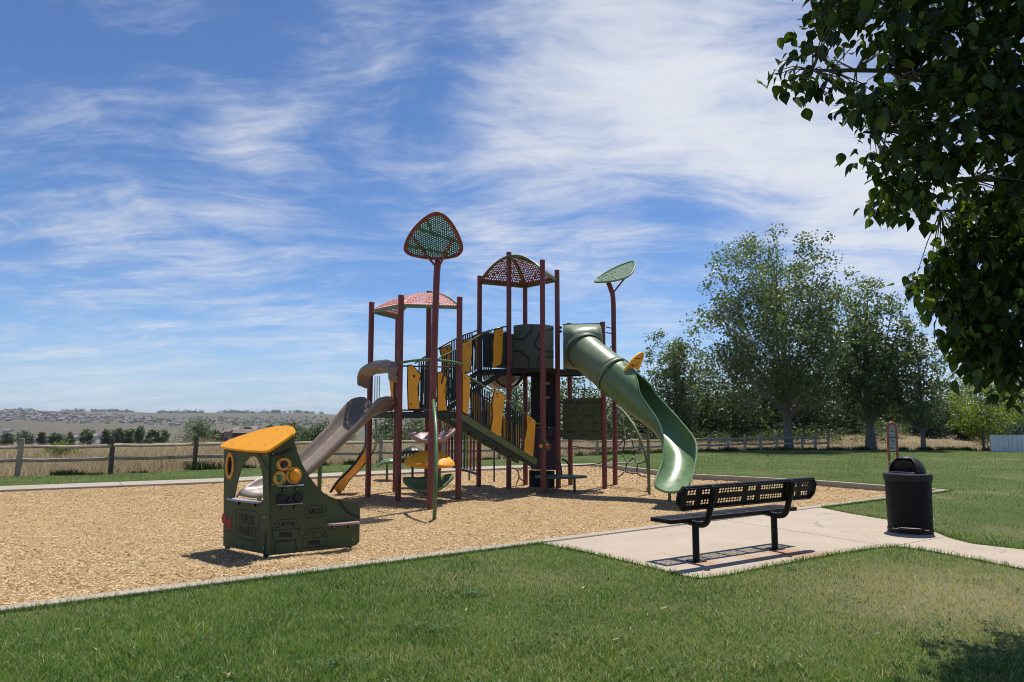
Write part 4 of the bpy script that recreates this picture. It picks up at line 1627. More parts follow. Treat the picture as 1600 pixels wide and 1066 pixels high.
pod(P(674, 683, 15.2), 0.95, 0.56, 0.26, 0.10, 'rose', tip=0.02, roll=0.22)
pod(P(671, 717, 15.0), 1.0, 0.62, -0.22, -0.08, 'yellow', tip=-0.02, roll=0.45)
pod(P(669, 757, 15.2), 1.0, 0.64, 0.30, 0.12, 'leaf_green', tip=0.03, roll=0.34)
MB().tube(catmull([G(678.5, 809, MULCH_Z) + Vector((0, 0, -0.2)), P(680, 770, 12.55), P(681.5, 720, 12.75), P(681, 670, 13.2), P(678.5, 640, 13.7), P(677, 626, 14.25)], 6), 0.034, 12).build('slide_pole', M['rail_green'], PS)
# dark pod behind and its stem
pb = pod(P(645, 705, 18.6), 0.62, 0.5, -0.22, 0.25, 'black_green')
for i in range(5):
    MB().tube([P(631 + i * 5.0, 705, 18.35), P(630 + i * 5.0, 713 + (i % 2) * 2, 18.3)], 0.022, 6).build('spike', M['black_green'], pb)
b_ = G(646, 755, MULCH_Z)
MB().tube([(P(645, 705, 18.6).x, 18.6, MULCH_Z - 0.1), P(645, 705, 18.6)], 0.03, 8).build('support_leg', M['black_green'], PS)

# free-standing green leaf stool at the back
sb = G(604.5, 752, MULCH_Z)
st = thing('leaf_stool', sb, 'green leaf shaped stool on a short post behind the taupe slide', 'stool')
pod(P(606, 722, sb.y - 0.05), 0.56, 0.5, -0.20, 0.15, 'leaf_green', 'seat', st, tip=0.05)
MB().tube([sb + Vector((0, 0, -0.1)), P(605, 722, sb.y)], 0.035, 10).build('post', M['olive'], st)


# ---- slides
def sweep(path, profile_fn, n_prof, thick, name, m, parent, smooth=50):
    """path: list of (point, up); profile_fn(t, k) -> (side, up) offsets"""
    mb = MB()
    N = len(path)
    for i, (p, up) in enumerate(path):
        a = path[max(0, i - 1)][0]
        b = path[min(N - 1, i + 1)][0]
        T = (b - a).normalized()
        side = T.cross(up).normalized()
        u = side.cross(T).normalized()
        for k in range(n_prof + 1):
            x, y = profile_fn(i / (N - 1), k / n_prof)
            mb.v.append(p + side * x + u * y)
    w = n_prof + 1
    mb.f = [(i * w + k, i * w + k + 1, (i + 1) * w + k + 1, (i + 1) * w + k) for i in range(N - 1) for k in range(n_prof)]
    return mb.build(name, m, parent, smooth=smooth, solid=thick)


# taupe chute off the A-B side
mAB = (pv('A') + pv('B')) / 2
zpts = [(0.0, 1.72), (0.10, 1.71), (0.2, 1.56), (0.35, 1.20), (0.5, 0.84), (0.65, 0.53), (0.78, 0.33), (0.9, 0.245), (1.0, 0.23)]
path = []
endp = P(392, 760, 13.15)
for i in range(37):
    t = i / 36
    x = mAB.x + (endp.x - mAB.x) * t
    y = mAB.y + (endp.y - mAB.y) * t
    z = float(np.interp(t, [p[0] for p in zpts], [p[1] for p in zpts]))
    path.append(Vector((x, y, z)))
for _ in range(4):
    for i in range(1, 36):
        path[i].z = (path[i - 1].z + 2 * path[i].z + path[i + 1].z) / 4


def chute(t, k):
    s = -1 + 2 * k
    wl = 0.30 + 0.02 * math.sin(t * 9)
    hgt = float(np.interp(t, [0, 0.06, 0.14, 0.3, 0.6, 0.86, 0.96, 1], [0.16, 0.30, 0.33, 0.20, 0.18, 0.16, 0.07, 0.0]))
    a = abs(s)
    if a < 0.55:
        return (s / 0.55 * wl * 0.86, 0.02 * (a / 0.55) ** 2 + (-0.05 * max(0, (t - 0.97) / 0.03)))
    q = (a - 0.55) / 0.45
    xx = wl * (0.86 + 0.30 * math.sin(min(1, q / 0.8) * math.pi / 2))
    yy = 0.02 + hgt * min(1, q / 0.8)
    if q > 0.8:
        e = (q - 0.8) / 0.2
        xx += 0.055 * e
        yy -= 0.07 * e * e
    return (math.copysign(xx, s), yy - (0.05 * max(0, (t - 0.97) / 0.03)))


ts = sweep([(p, Vector((0, 0, 1))) for p in path], chute, 30, 0.025, 'open_slide', M['taupe'], PS)
for px, py, Y, tp in ((392, 779, None, 768), (503.5, 772, None, 742)):
    q_ = path[34] if px < 450 else path[19]
    MB().tube([(q_.x, q_.y, MULCH_Z - 0.1), (q_.x, q_.y, q_.z - 0.01)], 0.04, 10).build('support_leg', M['olive'], ts)
# entrance hood arching over the top of the chute
hood = []
for p, s_ in zip(catmull([P(570, 600, 16.2), P(570.5, 586, 16.1), P(578, 577, 15.95), P(590, 573, 15.75), P(604, 573, 15.55), P(617, 578, 15.42), P(618.5, 592, 15.45)], 5), range(99)):
    hood.append(p)
outv = (W_AB.n * 1.0)


def hood_prof(t, k):
    s = -1 + 2 * k
    wv = 0.16 * (0.8 + 0.35 * math.sin(math.pi * t))
    return (s * wv, 0.05 * math.cos(s * math.pi / 2) + 0.02 * math.cos(s * 9))


hd = MB()
nh = len(hood)
for i, p in enumerate(hood):
    t = i / (nh - 1)
    big = 0.12 + 0.05 * math.sin(math.pi * t)
    ring = []
    for k in range(12):
        a = 2 * math.pi * k / 12
        ring.append(p + outv * (0.17 * math.cos(a) + 0.02) + Vector((0, 0, 1)) * (big * math.sin(a) * (0.75 + 0.25 * math.cos(3 * a))) + Vector((0, 0, 0.006 * math.sin(i * 1.1))))
    hd.v += ring
hd.f = [(i * 12 + k, i * 12 + (k + 1) % 12, (i + 1) * 12 + (k + 1) % 12, (i + 1) * 12 + k) for i in range(nh - 1) for k in range(12)]
hd.f += [tuple(range(11, -1, -1)), tuple((nh - 1) * 12 + k for k in range(12))]
hdo = hd.build('slide_hood', M['taupe'], PS, smooth=60)
for px in (585.5, 589, 592.5):
    pass

# climber with orange treads under the chute
ra, rb = [], []
for off, lst in ((0.0, ra), (0.55, rb)):
    for px, py, Y in ((571, 655, 17.2), (572, 690, 17.0), (563, 712, 16.8), (545, 735, 16.7), (528, 752, 16.6), (516, 770, 16.5)):
        p = P(px, py, Y)
        lst.append(p + Vector((off * 0.25, off, 0)))
ca_ = MB().tube(catmull(ra, 5), 0.03, 8).build('climber_rail', M['black_green'], PS)
MB().tube(catmull(rb, 5), 0.03, 8).build('climber_rail', M['olive'], ca_)
for i in (2, 3, 4):
    p, q = ra[i].lerp(ra[i + 1], 0.3) if i < 5 else ra[i], rb[i].lerp(rb[i + 1], 0.3) if i < 5 else rb[i]
    d = (ra[i + 1] - ra[i]).normalized()
    MB().box((p + q) / 2, 0.42, 0.50, 0.03, d, None, d.cross(Vector((q - p).normalized()))).build('climber_tread', M['orange'], ca_, smooth=0)
p0 = P(502, 735, 16.4)

# green tube slide: square hood, tube, open spiral exit
hc = (pv('H') + pv('K')) / 2
W_HK = Wall(pv('H'), pv('K'))
uL, zT = W_HK.uv(880, 508)
uR, zB = W_HK.uv(939, 575)
ctrl = [P(908, 541, 18.15), P(912, 547, 17.75), P(925, 560, 17.4), P(940, 572, 17.1), P(956, 585, 16.85), P(977, 603, 16.6), P(998, 621, 16.4), P(1020, 640, 16.15), P(1043, 662, 15.8), P(1060, 686, 15.4), P(1062, 708, 15.0), P(1056, 725, 14.65), P(1050, 736, 14.35), P(1048, 740, 14.2)]
cl = catmull(ctrl, 6)
NT_ = len(cl)
rad0 = 0.425
i_open = 6 * 6            # index where the tube opens
hm = MB()
ring_i = 7
T = (cl[ring_i + 1] - cl[ring_i - 1]).normalized()
sd = T.cross(Vector((0, 0, 1))).normalized()
up_ = sd.cross(T)
NR = 32
sq, rd = [], []
for k in range(NR):
    a = 2 * math.pi * k / NR
    c_, s_ = math.cos(a), math.sin(a)
    m_ = max(abs(c_), abs(s_))
    fx, fy = c_ / m_, s_ / m_
    rr_ = 0.9
    fx = math.copysign(min(1, abs(fx)), fx)
    sq.append(W_HK.at((uL + uR) / 2 + fx * (uR - uL) / 2, (zT + zB) / 2 + fy * (zT - zB) / 2, 0.02))
    rd.append(cl[ring_i] + (-sd if W_HK.x.dot(sd) < 0 else sd) * c_ * rad0 * 1.04 + up_ * s_ * rad0 * 1.04)
mid_ = [p.lerp(q, 0.45) + (p - (sq[0] + sq[NR // 2]) / 2) * 0.08 for p, q in zip(sq, rd)]
hm.add(sq + mid_ + rd, [(i * NR + k, i * NR + (k + 1) % NR, (i + 1) * NR + (k + 1) % NR, (i + 1) * NR + k) for i in range(2) for k in range(NR)])
hood_o = hm.build('tube_hood', M['sage'], PS, smooth=50, solid=0.02)
fr = MB()
for a, b2 in (((uL, zB), (uL, zT)), ((uR, zB), (uR, zT)), ((uL, zT), (uR, zT)), ((uL, zB), (uR, zB))):
    fr.beam(W_HK.at(a[0], a[1], 0.015), W_HK.at(b2[0], b2[1], 0.015), 0.04, 0.05)
fr.build('hood_frame', M['black_green'], hood_o, smooth=0)
for px, py in ((876, 512), (876, 518), (940.5, 512), (940.5, 518)):
    MB().ball(W_HK.at(*W_HK.uv(px, py)), 0.035).build('bolt', M['black_plastic'], hood_o)


def tube_piece(i0, i1, name, rmul=1.0, parent=None, m='sage', thick=0.018):
    mb = MB()
    pts = cl[i0:i1 + 1]
    for q, p in enumerate(pts):
        i = i0 + q
        a, b = cl[max(0, i - 1)], cl[min(NT_ - 1, i + 1)]
        T = (b - a).normalized()
        sd = T.cross(Vector((0, 0, 1))).normalized()
        u = sd.cross(T)
        for k in range(32):
            an = 2 * math.pi * k / 32
            mb.v.append(p + (sd * math.cos(an) + u * math.sin(an)) * rad0 * rmul)
    mb.f = [(i * 32 + k, i * 32 + (k + 1) % 32, (i + 1) * 32 + (k + 1) % 32, (i + 1) * 32 + k) for i in range(len(pts) - 1) for k in range(32)]
    return mb.build(name, M[m], parent or PS, smooth=50, solid=thick)


i_j = 24
tb1 = tube_piece(ring_i, i_j, 'slide_tube')
tube_piece(ring_i - 1, ring_i + 1, 'tube_flange', 1.07, tb1, 'slate_green')
tube_piece(i_j, i_j + 1, 'tube_flange', 1.07, tb1)
# open trough: starts as a full tube and unrolls
mb = MB()
NK = 40
for i in range(i_j + 1, NT_):
    s = (i - i_j - 1) / (NT_ - 2 - i_j)
    a, b = cl[max(0, i - 1)], cl[min(NT_ - 1, i + 1)]
    T = (b - a).normalized()
    sd = T.cross(Vector((0, 0, 1))).normalized()
    u = sd.cross(T)
    half = float(np.interp(s, [0, 0.12, 0.16, 0.25, 0.38, 0.55, 0.75, 0.92, 1.0], [3.12, 3.12, 2.75, 2.15, 1.95, 1.80, 1.55, 1.25, 0.95]))   # angle covered each side of the floor
    roll = float(np.interp(s, [0, 0.12, 0.25, 0.45, 0.65, 0.85, 1], [0.0, -0.22, -0.02, 0.05, -0.10, -0.05, 0.0]))      # banks into the bend
    rr = float(np.interp(s, [0, 0.2, 0.42, 0.7, 1], [rad0, rad0 * 0.95, 0.335, 0.335, 0.365]))
    flat = float(np.interp(s, [0, 0.4, 0.8, 1], [0.0, 0.05, 0.30, 0.42]))
    for k in range(NK + 1):
        an = (-1 + 2 * k / NK) * half + roll
        x = rr * math.sin(an)
        y = -rr * math.cos(an)
        y = -rr + (y + rr) * (1 - flat)
        lipk = 1.0
        mb.v.append(cl[i] + sd * x * lipk + u * y)
ln = NT_ - i_j - 1
mb.f = [(i * (NK + 1) + k, i * (NK + 1) + k + 1, (i + 1) * (NK + 1) + k + 1, (i + 1) * (NK + 1) + k) for i in range(ln - 1) for k in range(NK)]
tr = mb.build('slide_trough', M['leaf_green'], PS, smooth=60, solid=0.02)
# rolled edge along both lips and round the exit
edge1 = [mb.v[i * (NK + 1)] for i in range(8, ln)]
edge2 = [mb.v[i * (NK + 1) + NK] for i in range(8, ln)]
endl = [mb.v[(ln - 1) * (NK + 1) + k] for k in range(NK + 1)]
MB().tube(edge1, 0.022, 8).build('slide_lip', M['leaf_green'], tr)
MB().tube(edge2, 0.022, 8).build('slide_lip', M['leaf_green'], tr)
MB().tube(endl, 0.026, 8).build('slide_lip', M['leaf_green'], tr)
for px, py, tp in ((1014.5, 772, 655), (1046.5, 783, 766)):
    b_ = G(px, py, MULCH_Z)
    t_ = P(px, tp, b_.y)
    MB().tube([b_ + Vector((0, 0, -0.1)), (b_.x, b_.y, t_.z)], 0.033, 10).build('support_leg', M['olive'], tr)
# orange fin standing on the tube like a wing case
ia = i_j + 7
T = (cl[ia + 1] - cl[ia - 1]).normalized()
sd = T.cross(Vector((0, 0, 1))).normalized()
fo = cl[ia]
fax = (P(1003, 553, 16.6) - P(970, 592, 16.35)).normalized()
fay = (Vector((0.55, 0.62, -0.1)) - fax * Vector((0.55, 0.62, -0.1)).dot(fax)).normalized()
fo = P(987, 572, 16.45)
fin = [plane_uv(*p, fo, fax, fay) for p in ((970, 593), (973.5, 582.5), (981, 570), (990, 559), (999, 551.5), (1004, 551), (1005.5, 556), (1002, 567), (996.5, 578), (990, 575), (983, 579), (976, 588))]
fno = MB().plate([tuple(p) for p in smooth_loop(fin, 3)], (fo, fax, fay), 0.035).build('fin', M['orange'], PS, smooth=30, bevel=0.006)
for ln_ in (((976, 584), (984, 572), (988, 568), (986, 577)), ((986, 570), (993, 572), (998, 565)), ((992, 560), (999, 560), (1003, 556))):
    mb = MB()
    for dn in (0.019, -0.019):
        mb.ribbon([plane_uv(*p, fo, fax, fay) for p in ln_], 0.022, (fo + fax.cross(fay).normalized() * dn, fax, fay), 0.0)
    mb.build('seam', M['print'], fno, smooth=0)

# sign language panel between posts H and K
pts = W_HK.poly(((879, 623), (941, 621.5), (941, 688), (879, 687)))
slp = MB().plate(pts, W_HK.frame(), 0.025).build('sign_panel', M['panel_green'], PS, smooth=0)
for body, px, py, wd, hg in (('SIGN LANGUAGE', 909.5, 629, 0.86, 0.075), ('PLAY', 892.5, 650, 0.18, 0.045), ('FRIEND', 921, 650, 0.26, 0.045), ('SHARE', 889, 675, 0.22, 0.042), ('I LOVE', 910, 674.5, 0.23, 0.042), ('YOU', 910, 680, 0.14, 0.038), ('HELP', 929.5, 674.5, 0.18, 0.042)):
    u, z = W_HK.uv(px, py)
    lettering(body, W_HK, u, z, wd, hg, 0.0145, bold=0.006).build('lettering', M['print'], slp, smooth=0)


def hand_glyph(u, z, s, flip):
    """outline of a signing hand"""
    pts = [(-0.5, -0.6), (-0.5, 0.0), (-0.62, 0.35), (-0.5, 0.4), (-0.38, 0.05), (-0.3, 0.6), (-0.18, 0.62), (-0.14, 0.1), (-0.05, 0.72), (0.08, 0.72), (0.09, 0.1), (0.2, 0.6), (0.32, 0.57), (0.28, 0.0), (0.6, 0.15), (0.66, 0.02), (0.3, -0.35), (0.25, -0.6)]
    return MB().ribbon([(u + a * s * flip, z + b * s) for a, b in pts], 0.010, (W_HK.o + W_HK.n * 0.0145, W_HK.x, Vector((0, 0, 1))), closed=True)


for px, py, s, f in ((887, 640, 0.11, 1), (897, 640, 0.11, -1), (915, 640, 0.11, 1), (926, 640.5, 0.11, -1), (889, 664, 0.10, 1), (908, 663, 0.12, 1), (930, 664, 0.11, -1)):
    u, z = W_HK.uv(px, py)
    hand_glyph(u, z, s, f).build('hand_picture', M['print'], slp, smooth=0)
for (a, b2) in (((875, 629), (879, 629)), ((875, 681), (879, 681)), ((941, 629), (945, 629)), ((941, 681), (945, 681))):
    MB().tube([W_HK.at(*W_HK.uv(*a)), W_HK.at(*W_HK.uv(*b2))], 0.03, 8).build('bracket', M['black_green'], slp)

# transfer step with arched grips
tz = P(872, 745, 17.3).z
tc_ = P(874, 745, 17.35)
mb = MB()
poly = smooth_loop([(-0.50, -0.2), (0.05, -0.36), (0.56, -0.16), (0.60, 0.12), (0.1, 0.42), (-0.48, 0.3)], 4)
mb.plate([tuple(p) for p in poly], (tc_, Vector((1, 0, 0)), Vector((0, 1, 0))), 0.05)
tso = mb.build('step_platform', M['slate_green'], PS, smooth=30, bevel=0.008)
for pts in (((857, 721, 17.0), (868, 719.5, 17.0), (875, 725, 17.0), (877.5, 742, 17.0)), ((878, 718, 17.6), (885, 721, 17.6), (890, 730, 17.6), (891, 744, 17.6))):
    MB().tube(catmull([P(*p) for p in pts], 6), 0.022, 8).build('hand_grip', M['black_green'], tso)
for k in ((-0.3, 0.05), (0.35, 0.0)):
    MB().tube([(tc_.x + k[0], tc_.y + k[1], MULCH_Z - 0.1), (tc_.x + k[0], tc_.y + k[1], tc_.z)], 0.03, 8).build('support_leg', M['black_green'], tso)

# ladder rungs between J and the leaf pole, arched climber and rope net
for py in (591, 609, 627):
    MB().tube([P(892, py + 1, 19.2), P(926, py - 1, 19.2)], 0.014, 6).build('rung', M['black_green'], PS)
for py in (512, 520.5):
    MB().tube(catmull([P(947, py - 1, 18.4), P(953, py + 0.5, 18.9), P(958, py + 1, 19.1)], 4), 0.014, 6).build('rung', M['black_green'], PS)
MB().tube(catmull([P(957, 541, 19.0), P(953.5, 543, 18.9), P(952.5, 550, 18.9), P(952.5, 562, 18.9)], 4), 0.014, 6).build('rung', M['black_green'], PS)
MB().tube(catmull([P(962, 634, 19.1), P(975, 645, 18.7), P(990, 665, 18.2), P(1001, 688, 17.9), P(1009, 712, 17.7), P(1012.5, 735, 17.6), P(1013.5, 754, 17.55)] + [G(1014, 759, MULCH_Z - 0.1)], 5), 0.035, 10).build('arch_climber', M['olive'], PS)
net_n = {k: P(*v) for k, v in {
    'a': (972, 652, 19.0), 'b': (977, 684, 18.6), 'c': (973, 710, 18.6), 'd': (980, 722, 18.4), 'e': (990, 715, 18.4), 'f': (991, 703, 18.5), 'g': (1002, 701, 18.3),
    'h': (996, 724.5, 18.2), 'i': (1009, 720, 17.9), 'j': (994.5, 739.5, 18.1), 'k': (976, 737, 18.3), 'l': (966, 745, 18.6), 'm': (1010, 745.5, 17.8), 'n': (987, 686, 18.6), 'o': (962, 700, 19.0)}.items()}
net = None
for a, b2 in ('ab', 'bc', 'cd', 'de', 'ef', 'fg', 'eh', 'hi', 'hj', 'jk', 'dk', 'kl', 'jm', 'nf', 'bo'):
    p, q = net_n[a], net_n[b2]
    sagp = (p + q) / 2 + Vector((0, 0, -0.02))
    o = MB().tube(catmull([p, sagp, q], 4), 0.016, 6).build('rope' if net else 'rope_net', M['rope'], net or PS)
    net = net or o
for k in 'bcdefhjkn':
    MB().ball(net_n[k], 0.028, n=8).build('rope_joint', M['steel'], net)
for pts in (((892, 697, 19.3), (915, 700, 19.0), (945, 703, 18.8), (955, 700, 18.9)), ((896, 728, 19.0), (925, 726, 18.9), (945, 722, 18.8), (962, 714, 18.9))):
    MB().tube(catmull([P(*p) for p in pts], 4), 0.014, 6).build('rope', M['rope_red' if pts[0][1] < 710 else 'rope'], net)
# rope knot climber seen low between posts F and I
for pts in (((800, 731, 18.4), (808, 735, 18.4), (811, 746, 18.4), (806, 757, 18.4)), ((808, 735, 18.4), (815, 733, 18.4), (819, 728, 18.4)), ((811, 746, 18.4), (818, 752, 18.4))):
    MB().tube(catmull([P(*p) for p in pts], 4), 0.016, 6).build('rope', M['rope'], net)


# ================================================================== MARKET PLAY PANEL
mF, mL, mR = gp(416, 873), gp(352, 859), gp(547, 859)
MKT = thing('market_play_panel', mF, 'low green market stall play panel with a yellow slanted roof on the wood chips', 'play panel')
WL, WR = Wall(mF, mL), Wall(mF, mR)
TH = 0.022


def ell(wall, px, py, rx, rz, n=20):
    u, z = wall.uv(px, py)
    return [(u + rx * math.cos(a), z + rz * math.sin(a)) for a in [2 * math.pi * i / n for i in range(n)]]


def mk(wall, pts):
    return wall.poly(pts)


winL = mk(WL, ((366, 778), (371, 752), (376, 735), (382, 723), (390, 715), (397, 712.5), (403, 716), (408, 727), (411.5, 745), (412.5, 782)))
portL = ell(WL, 361, 728, 0.065, 0.135)
pL = MB().plate(mk(WL, ((421, 867), (350, 853), (350.5, 810), (351.5, 702), (421, 705))), WL.frame(), TH, [winL, portL])
pLo = pL.build('side_wall', M['panel_green'], MKT, smooth=0)
holes = [ell(WR, 443, 725.5, 0.045, 0.048), ell(WR, 436, 747.5, 0.042, 0.052)]
outR = ((419, 868), (548, 854.5), (556, 852), (561, 846), (562, 795), (559, 786), (553, 783), (529, 780.5), (517, 777), (505, 770), (494, 759), (483, 745), (472, 726), (464, 705), (459, 688), (456.5, 668), (421, 694))
pRo = MB().plate(mk(WR, outR), WR.frame(), TH, holes).build('front_wall', M['panel_green'], MKT, smooth=0)
for wl, px, py, l in ((WR, 416.5, 873, 0.03), (WR, 547, 858, 0.03), (WL, 352.5, 859, 0.03)):
    b_ = gp(px, py)
    MB().box(b_ + Vector((0, 0, 0.07)) - wl.n * 0.03, 0.05, 0.05, 0.5, wl.x).build('leg', M['black_plastic'], MKT, smooth=0)
# black corner strip and curved dark bands
MB().plate(mk(WR, ((417.2, 868.5), (421, 868), (423.5, 697), (421.5, 698))), WR.frame(0.007), TH).build('corner_strip', M['print'], MKT, smooth=0)
bands = [(WR, ((423, 711), (440, 708), (456, 701)), 0.045), (WR, ((528, 781), (535, 792), (545, 802), (562, 809)), 0.035), (WL, ((405, 708), (411, 718), (421, 734)), 0.03)]
for wl, ln_, wd_ in bands:
    MB().ribbon([tuple(p) for p in catmull([Vector(q) for q in mk(wl, ln_)], 5)], wd_, (wl.o + wl.n * 0.0125, wl.x, Vector((0, 0, 1)))).build('band', M['print'], MKT, smooth=0)
# slanted roof plate
r0 = WR.at(*WR.uv(421, 695))
rz = (WR.at(*WR.uv(458, 668)) - r0).normalized()
rx_ = WL.x
rz = (rz - rx_ * rz.dot(rx_)).normalized()
ro = r0 + Vector((0, 0, 0.02))
roof = [plane_uv(*p, ro, rx_, rz) for p in ((345, 698), (352, 692), (370, 684.5), (400, 675), (425, 668.5), (445, 666.5), (456, 667.5), (461, 672), (458, 679), (445, 689), (430, 699), (422, 704), (414, 706), (395, 705.5), (372, 703.5), (352, 700.5))]
roof_o = MB().plate([tuple(p) for p in smooth_loop(roof, 2)], (ro, rx_, rz), 0.03).build('roof', M['yellow'], MKT, smooth=30, bevel=0.007)
nr_ = rx_.cross(rz).normalized()
nr_ = nr_ if nr_.z > 0 else -nr_
for px, py in ((365, 693.5), (389.5, 694.5), (415, 696), (385, 682), (413, 675), (435, 672), (451, 674.5)):
    u, v = plane_uv(px, py, ro, rx_, rz)
    MB().ball(ro + rx_ * u + rz * v + nr_ * 0.016, 0.010, 0.010, 0.005, 8).build('bolt', M['steel'], roof_o)


def ring(wall, px, py, ro_x, ro_z, ri_x, ri_z, m, off=0.016, name='ring'):
    out = ell(wall, px, py, ro_x, ro_z, 28)
    inn = ell(wall, px, py, ri_x, ri_z, 24)
    o = MB().plate(out, wall.frame(off), 0.018, [inn]).build(name, M[m], MKT, smooth=30, bevel=0.003)
    u, z = wall.uv(px, py)
    return o, u, z


rgo, u, z = ring(WL, 361, 728, 0.098, 0.170, 0.062, 0.125, 'tan_orange')
MB().plate(ell(WL, 361, 728, 0.064, 0.13), WL.frame(-0.012), 0.006).build('mirror', M['black_plastic'], rgo, smooth=0)
for (px, py), (a, b2), (c, d), inner in (((443, 725.5), (0.094, 0.080), (0.05, 0.045), 'violet'), ((436, 747.5), (0.080, 0.088), (0.036, 0.046), 'teal'), ((458.5, 743), (0.098, 0.107), (0.074, 0.080), 'yellow')):
    rgo, u, z = ring(WR, px, py, a, b2, c, d, 'tan_orange')
    lens = MB()
    lens.ball(WR.at(u, z, 0.0 if inner != 'yellow' else 0.02), c * 1.02, 0.02 if inner != 'yellow' else 0.035, d * 1.02, 16)
    lens.build('lens', M[inner], rgo)
    for s in (-1, 1):
        MB().ball(WR.at(u + s * (a + c) / 2 * 0.75, z - s * (b2 + d) / 2 * 0.62, 0.027), 0.009, n=6).build('bolt', M['black_plastic'], rgo)


def shelf(wall, px0, px1, py, depth, m, th=0.022, brackets=True, rounded=True):
    u0, z = wall.uv(px0, py)
    u1, z1 = wall.uv(px1, py)
    if u1 < u0:
        u0, u1 = u1, u0
    z = (z + z1) / 2
    o_ = wall.at(u0, z, 0.0)
    L = u1 - u0
    pts = [(0, -0.0), (0.0, -depth * 0.55), (L * 0.12, -depth * 0.9), (L * 0.5, -depth), (L * 0.88, -depth * 0.9), (L, -depth * 0.55), (L, 0.0)]
    so = MB().plate([(a, -b2) for a, b2 in pts], (o_, wall.x, wall.n), th).build('shelf', M[m], MKT, smooth=0, bevel=0.004)
    if brackets:
        for t in (0.22, 0.72):
            MB().box(wall.at(u0 + L * t, z - 0.035, 0.02), 0.02, 0.03, 0.06, wall.x).build('bracket', M['black_plastic'], so, smooth=0)
            MB().ball(wall.at(u0 + L * t + 0.004, z - 0.045, 0.038), 0.008, n=6).build('bolt', M['steel'], so)
    return so


shelf(WR, 433, 473, 758.5, 0.09, 'lilac', 0.012)
shelf(WR, 431, 471, 787, 0.09, 'lilac', 0.012)
shelf(WR, 509, 558, 817, 0.16, 'rose')
shelf(WL, 362, 412, 781.5, 0.12, 'lilac')
# black fruit pieces on the lower shelf
for px, py, s_, rot in ((438, 779, 0.058, 0.3), (451.5, 781.5, 0.04, 0.0), (464.5, 777, 0.058, 0.7)):
    u, z = WR.uv(px, py)
    n5 = 6 if px != 451.5 else 4
    MB().plate([(u + s_ * math.cos(a), z + s_ * math.sin(a)) for a in [rot + math.pi / 2 + 2 * math.pi * i / n5 for i in range(n5)]], WR.frame(0.04), 0.04).build('fruit_shape', M['print'], MKT, smooth=0)


def stroke(wall, px_pts, wd_, closed=False, name='drawn_line', m='print', parent=None):
    return MB().ribbon(mk(wall, px_pts), wd_, (wall.o + wall.n * 0.0128, wall.x, Vector((0, 0, 1))), closed=closed).build(name, M[m], parent or MKT, smooth=0)


def blob(wall, pts, m='print', name='drawn_shape', off=0.0128):
    mb = MB()
    for (px, py, rx2, rz2) in pts:
        e = ell(wall, px, py, rx2, rz2, 10)
        mb.add([wall.at(a, b2, off) for a, b2 in e], [tuple(range(10))])
    return mb.build(name, M[m], MKT, smooth=0)


# lettered board
cx0, cx1, cy0, cy1 = 370.5, 406, 797, 842
stroke(WL, [(370, 803), (372, 798), (376, 796), (402, 799.5), (406, 803), (406.5, 811), (404, 838), (401, 844), (397, 845), (377, 840), (372.5, 838), (371, 832)], 0.012, True)
u, z = WL.uv(387.5, 811.5)
sgnL = -1
lettering('PUBLIC', WL, u, z, WL.uv(375.5, 811)[0] - WL.uv(400.5, 811)[0], 0.115, 0.0128, mirror=True, bold=0.006).build('lettering', M['print'], MKT, smooth=0)
u, z = WL.uv(388, 829.5)
lettering('MARKET', WL, u, z, WL.uv(373, 829)[0] - WL.uv(402, 829)[0], 0.115, 0.0128, mirror=True, bold=0.006).build('lettering', M['print'], MKT, smooth=0)
# flowers in a vase
blob(WL, ((352.5, 810, 0.05, 0.055), (359.5, 819.5, 0.055, 0.07)), 'red', 'flower', 0.0128)
for px, py in ((352.5, 810), (359.5, 819.5)):
    u, z = WL.uv(px, py)
    fl = MB()
    for i in range(6):
        a = i * math.pi / 3
        fl.ball(WL.at(u + 0.034 * math.cos(a), z + 0.044 * math.sin(a), 0.014), 0.024, 0.006, 0.028, 8)
    fl.build('flower', M['red'], MKT)
stroke(WL, ((353.5, 817), (354.5, 829)), 0.012)
stroke(WL, [(353, 829), (362.5, 831), (361.5, 849), (353.5, 847)], 0.008, True)
# sale board
stroke(WR, [(476.5, 796), (480, 792), (490, 789.5), (503, 789.5), (508, 793), (508.5, 800), (507, 806), (500, 807.5), (477, 809), (476, 803)], 0.011, True)
u, z = WR.uv(492, 799)
lettering('SALE!', WR, u, z, WR.uv(504, 799)[0] - WR.uv(481, 799)[0], 0.062, 0.0128, bold=0.007).build('lettering', M['print'], MKT, smooth=0)
# drawn crates of produce
stroke(WR, [(434, 812.5), (461, 810.5), (468, 824.5), (464.5, 842.5), (427.5, 845.5), (424.5, 828.5)], 0.012, True)
stroke(WR, ((425, 829), (467.5, 825.5)), 0.011)
stroke(WR, ((427.5, 848), (464, 843.5)), 0.012)
stroke(WR, ((431, 847), (428, 864)), 0.016)
stroke(WR, ((460.5, 844), (463, 860.5)), 0.016)
blob(WR, ((436, 818, 0.013, 0.02), (442, 819.5, 0.024, 0.03), (449, 817.5, 0.018, 0.02), (456, 818, 0.03, 0.026), (433.5, 824, 0.02, 0.014), (449, 823, 0.012, 0.01), (459, 822, 0.014, 0.012)))
MB().add([WR.at(*WR.uv(*p), 0.0128) for p in ((436, 831.5), (456, 830.5), (455.5, 838.5), (436, 839.5))], [(0, 1, 2, 3)]).build('drawn_shape', M['print'], MKT, smooth=0)
stroke(WR, [(480, 827), (503.5, 824.5), (511, 836.5), (508, 853), (474, 856), (471.5, 841.5)], 0.011, True)
stroke(WR, ((472, 842), (510.5, 838)), 0.011)
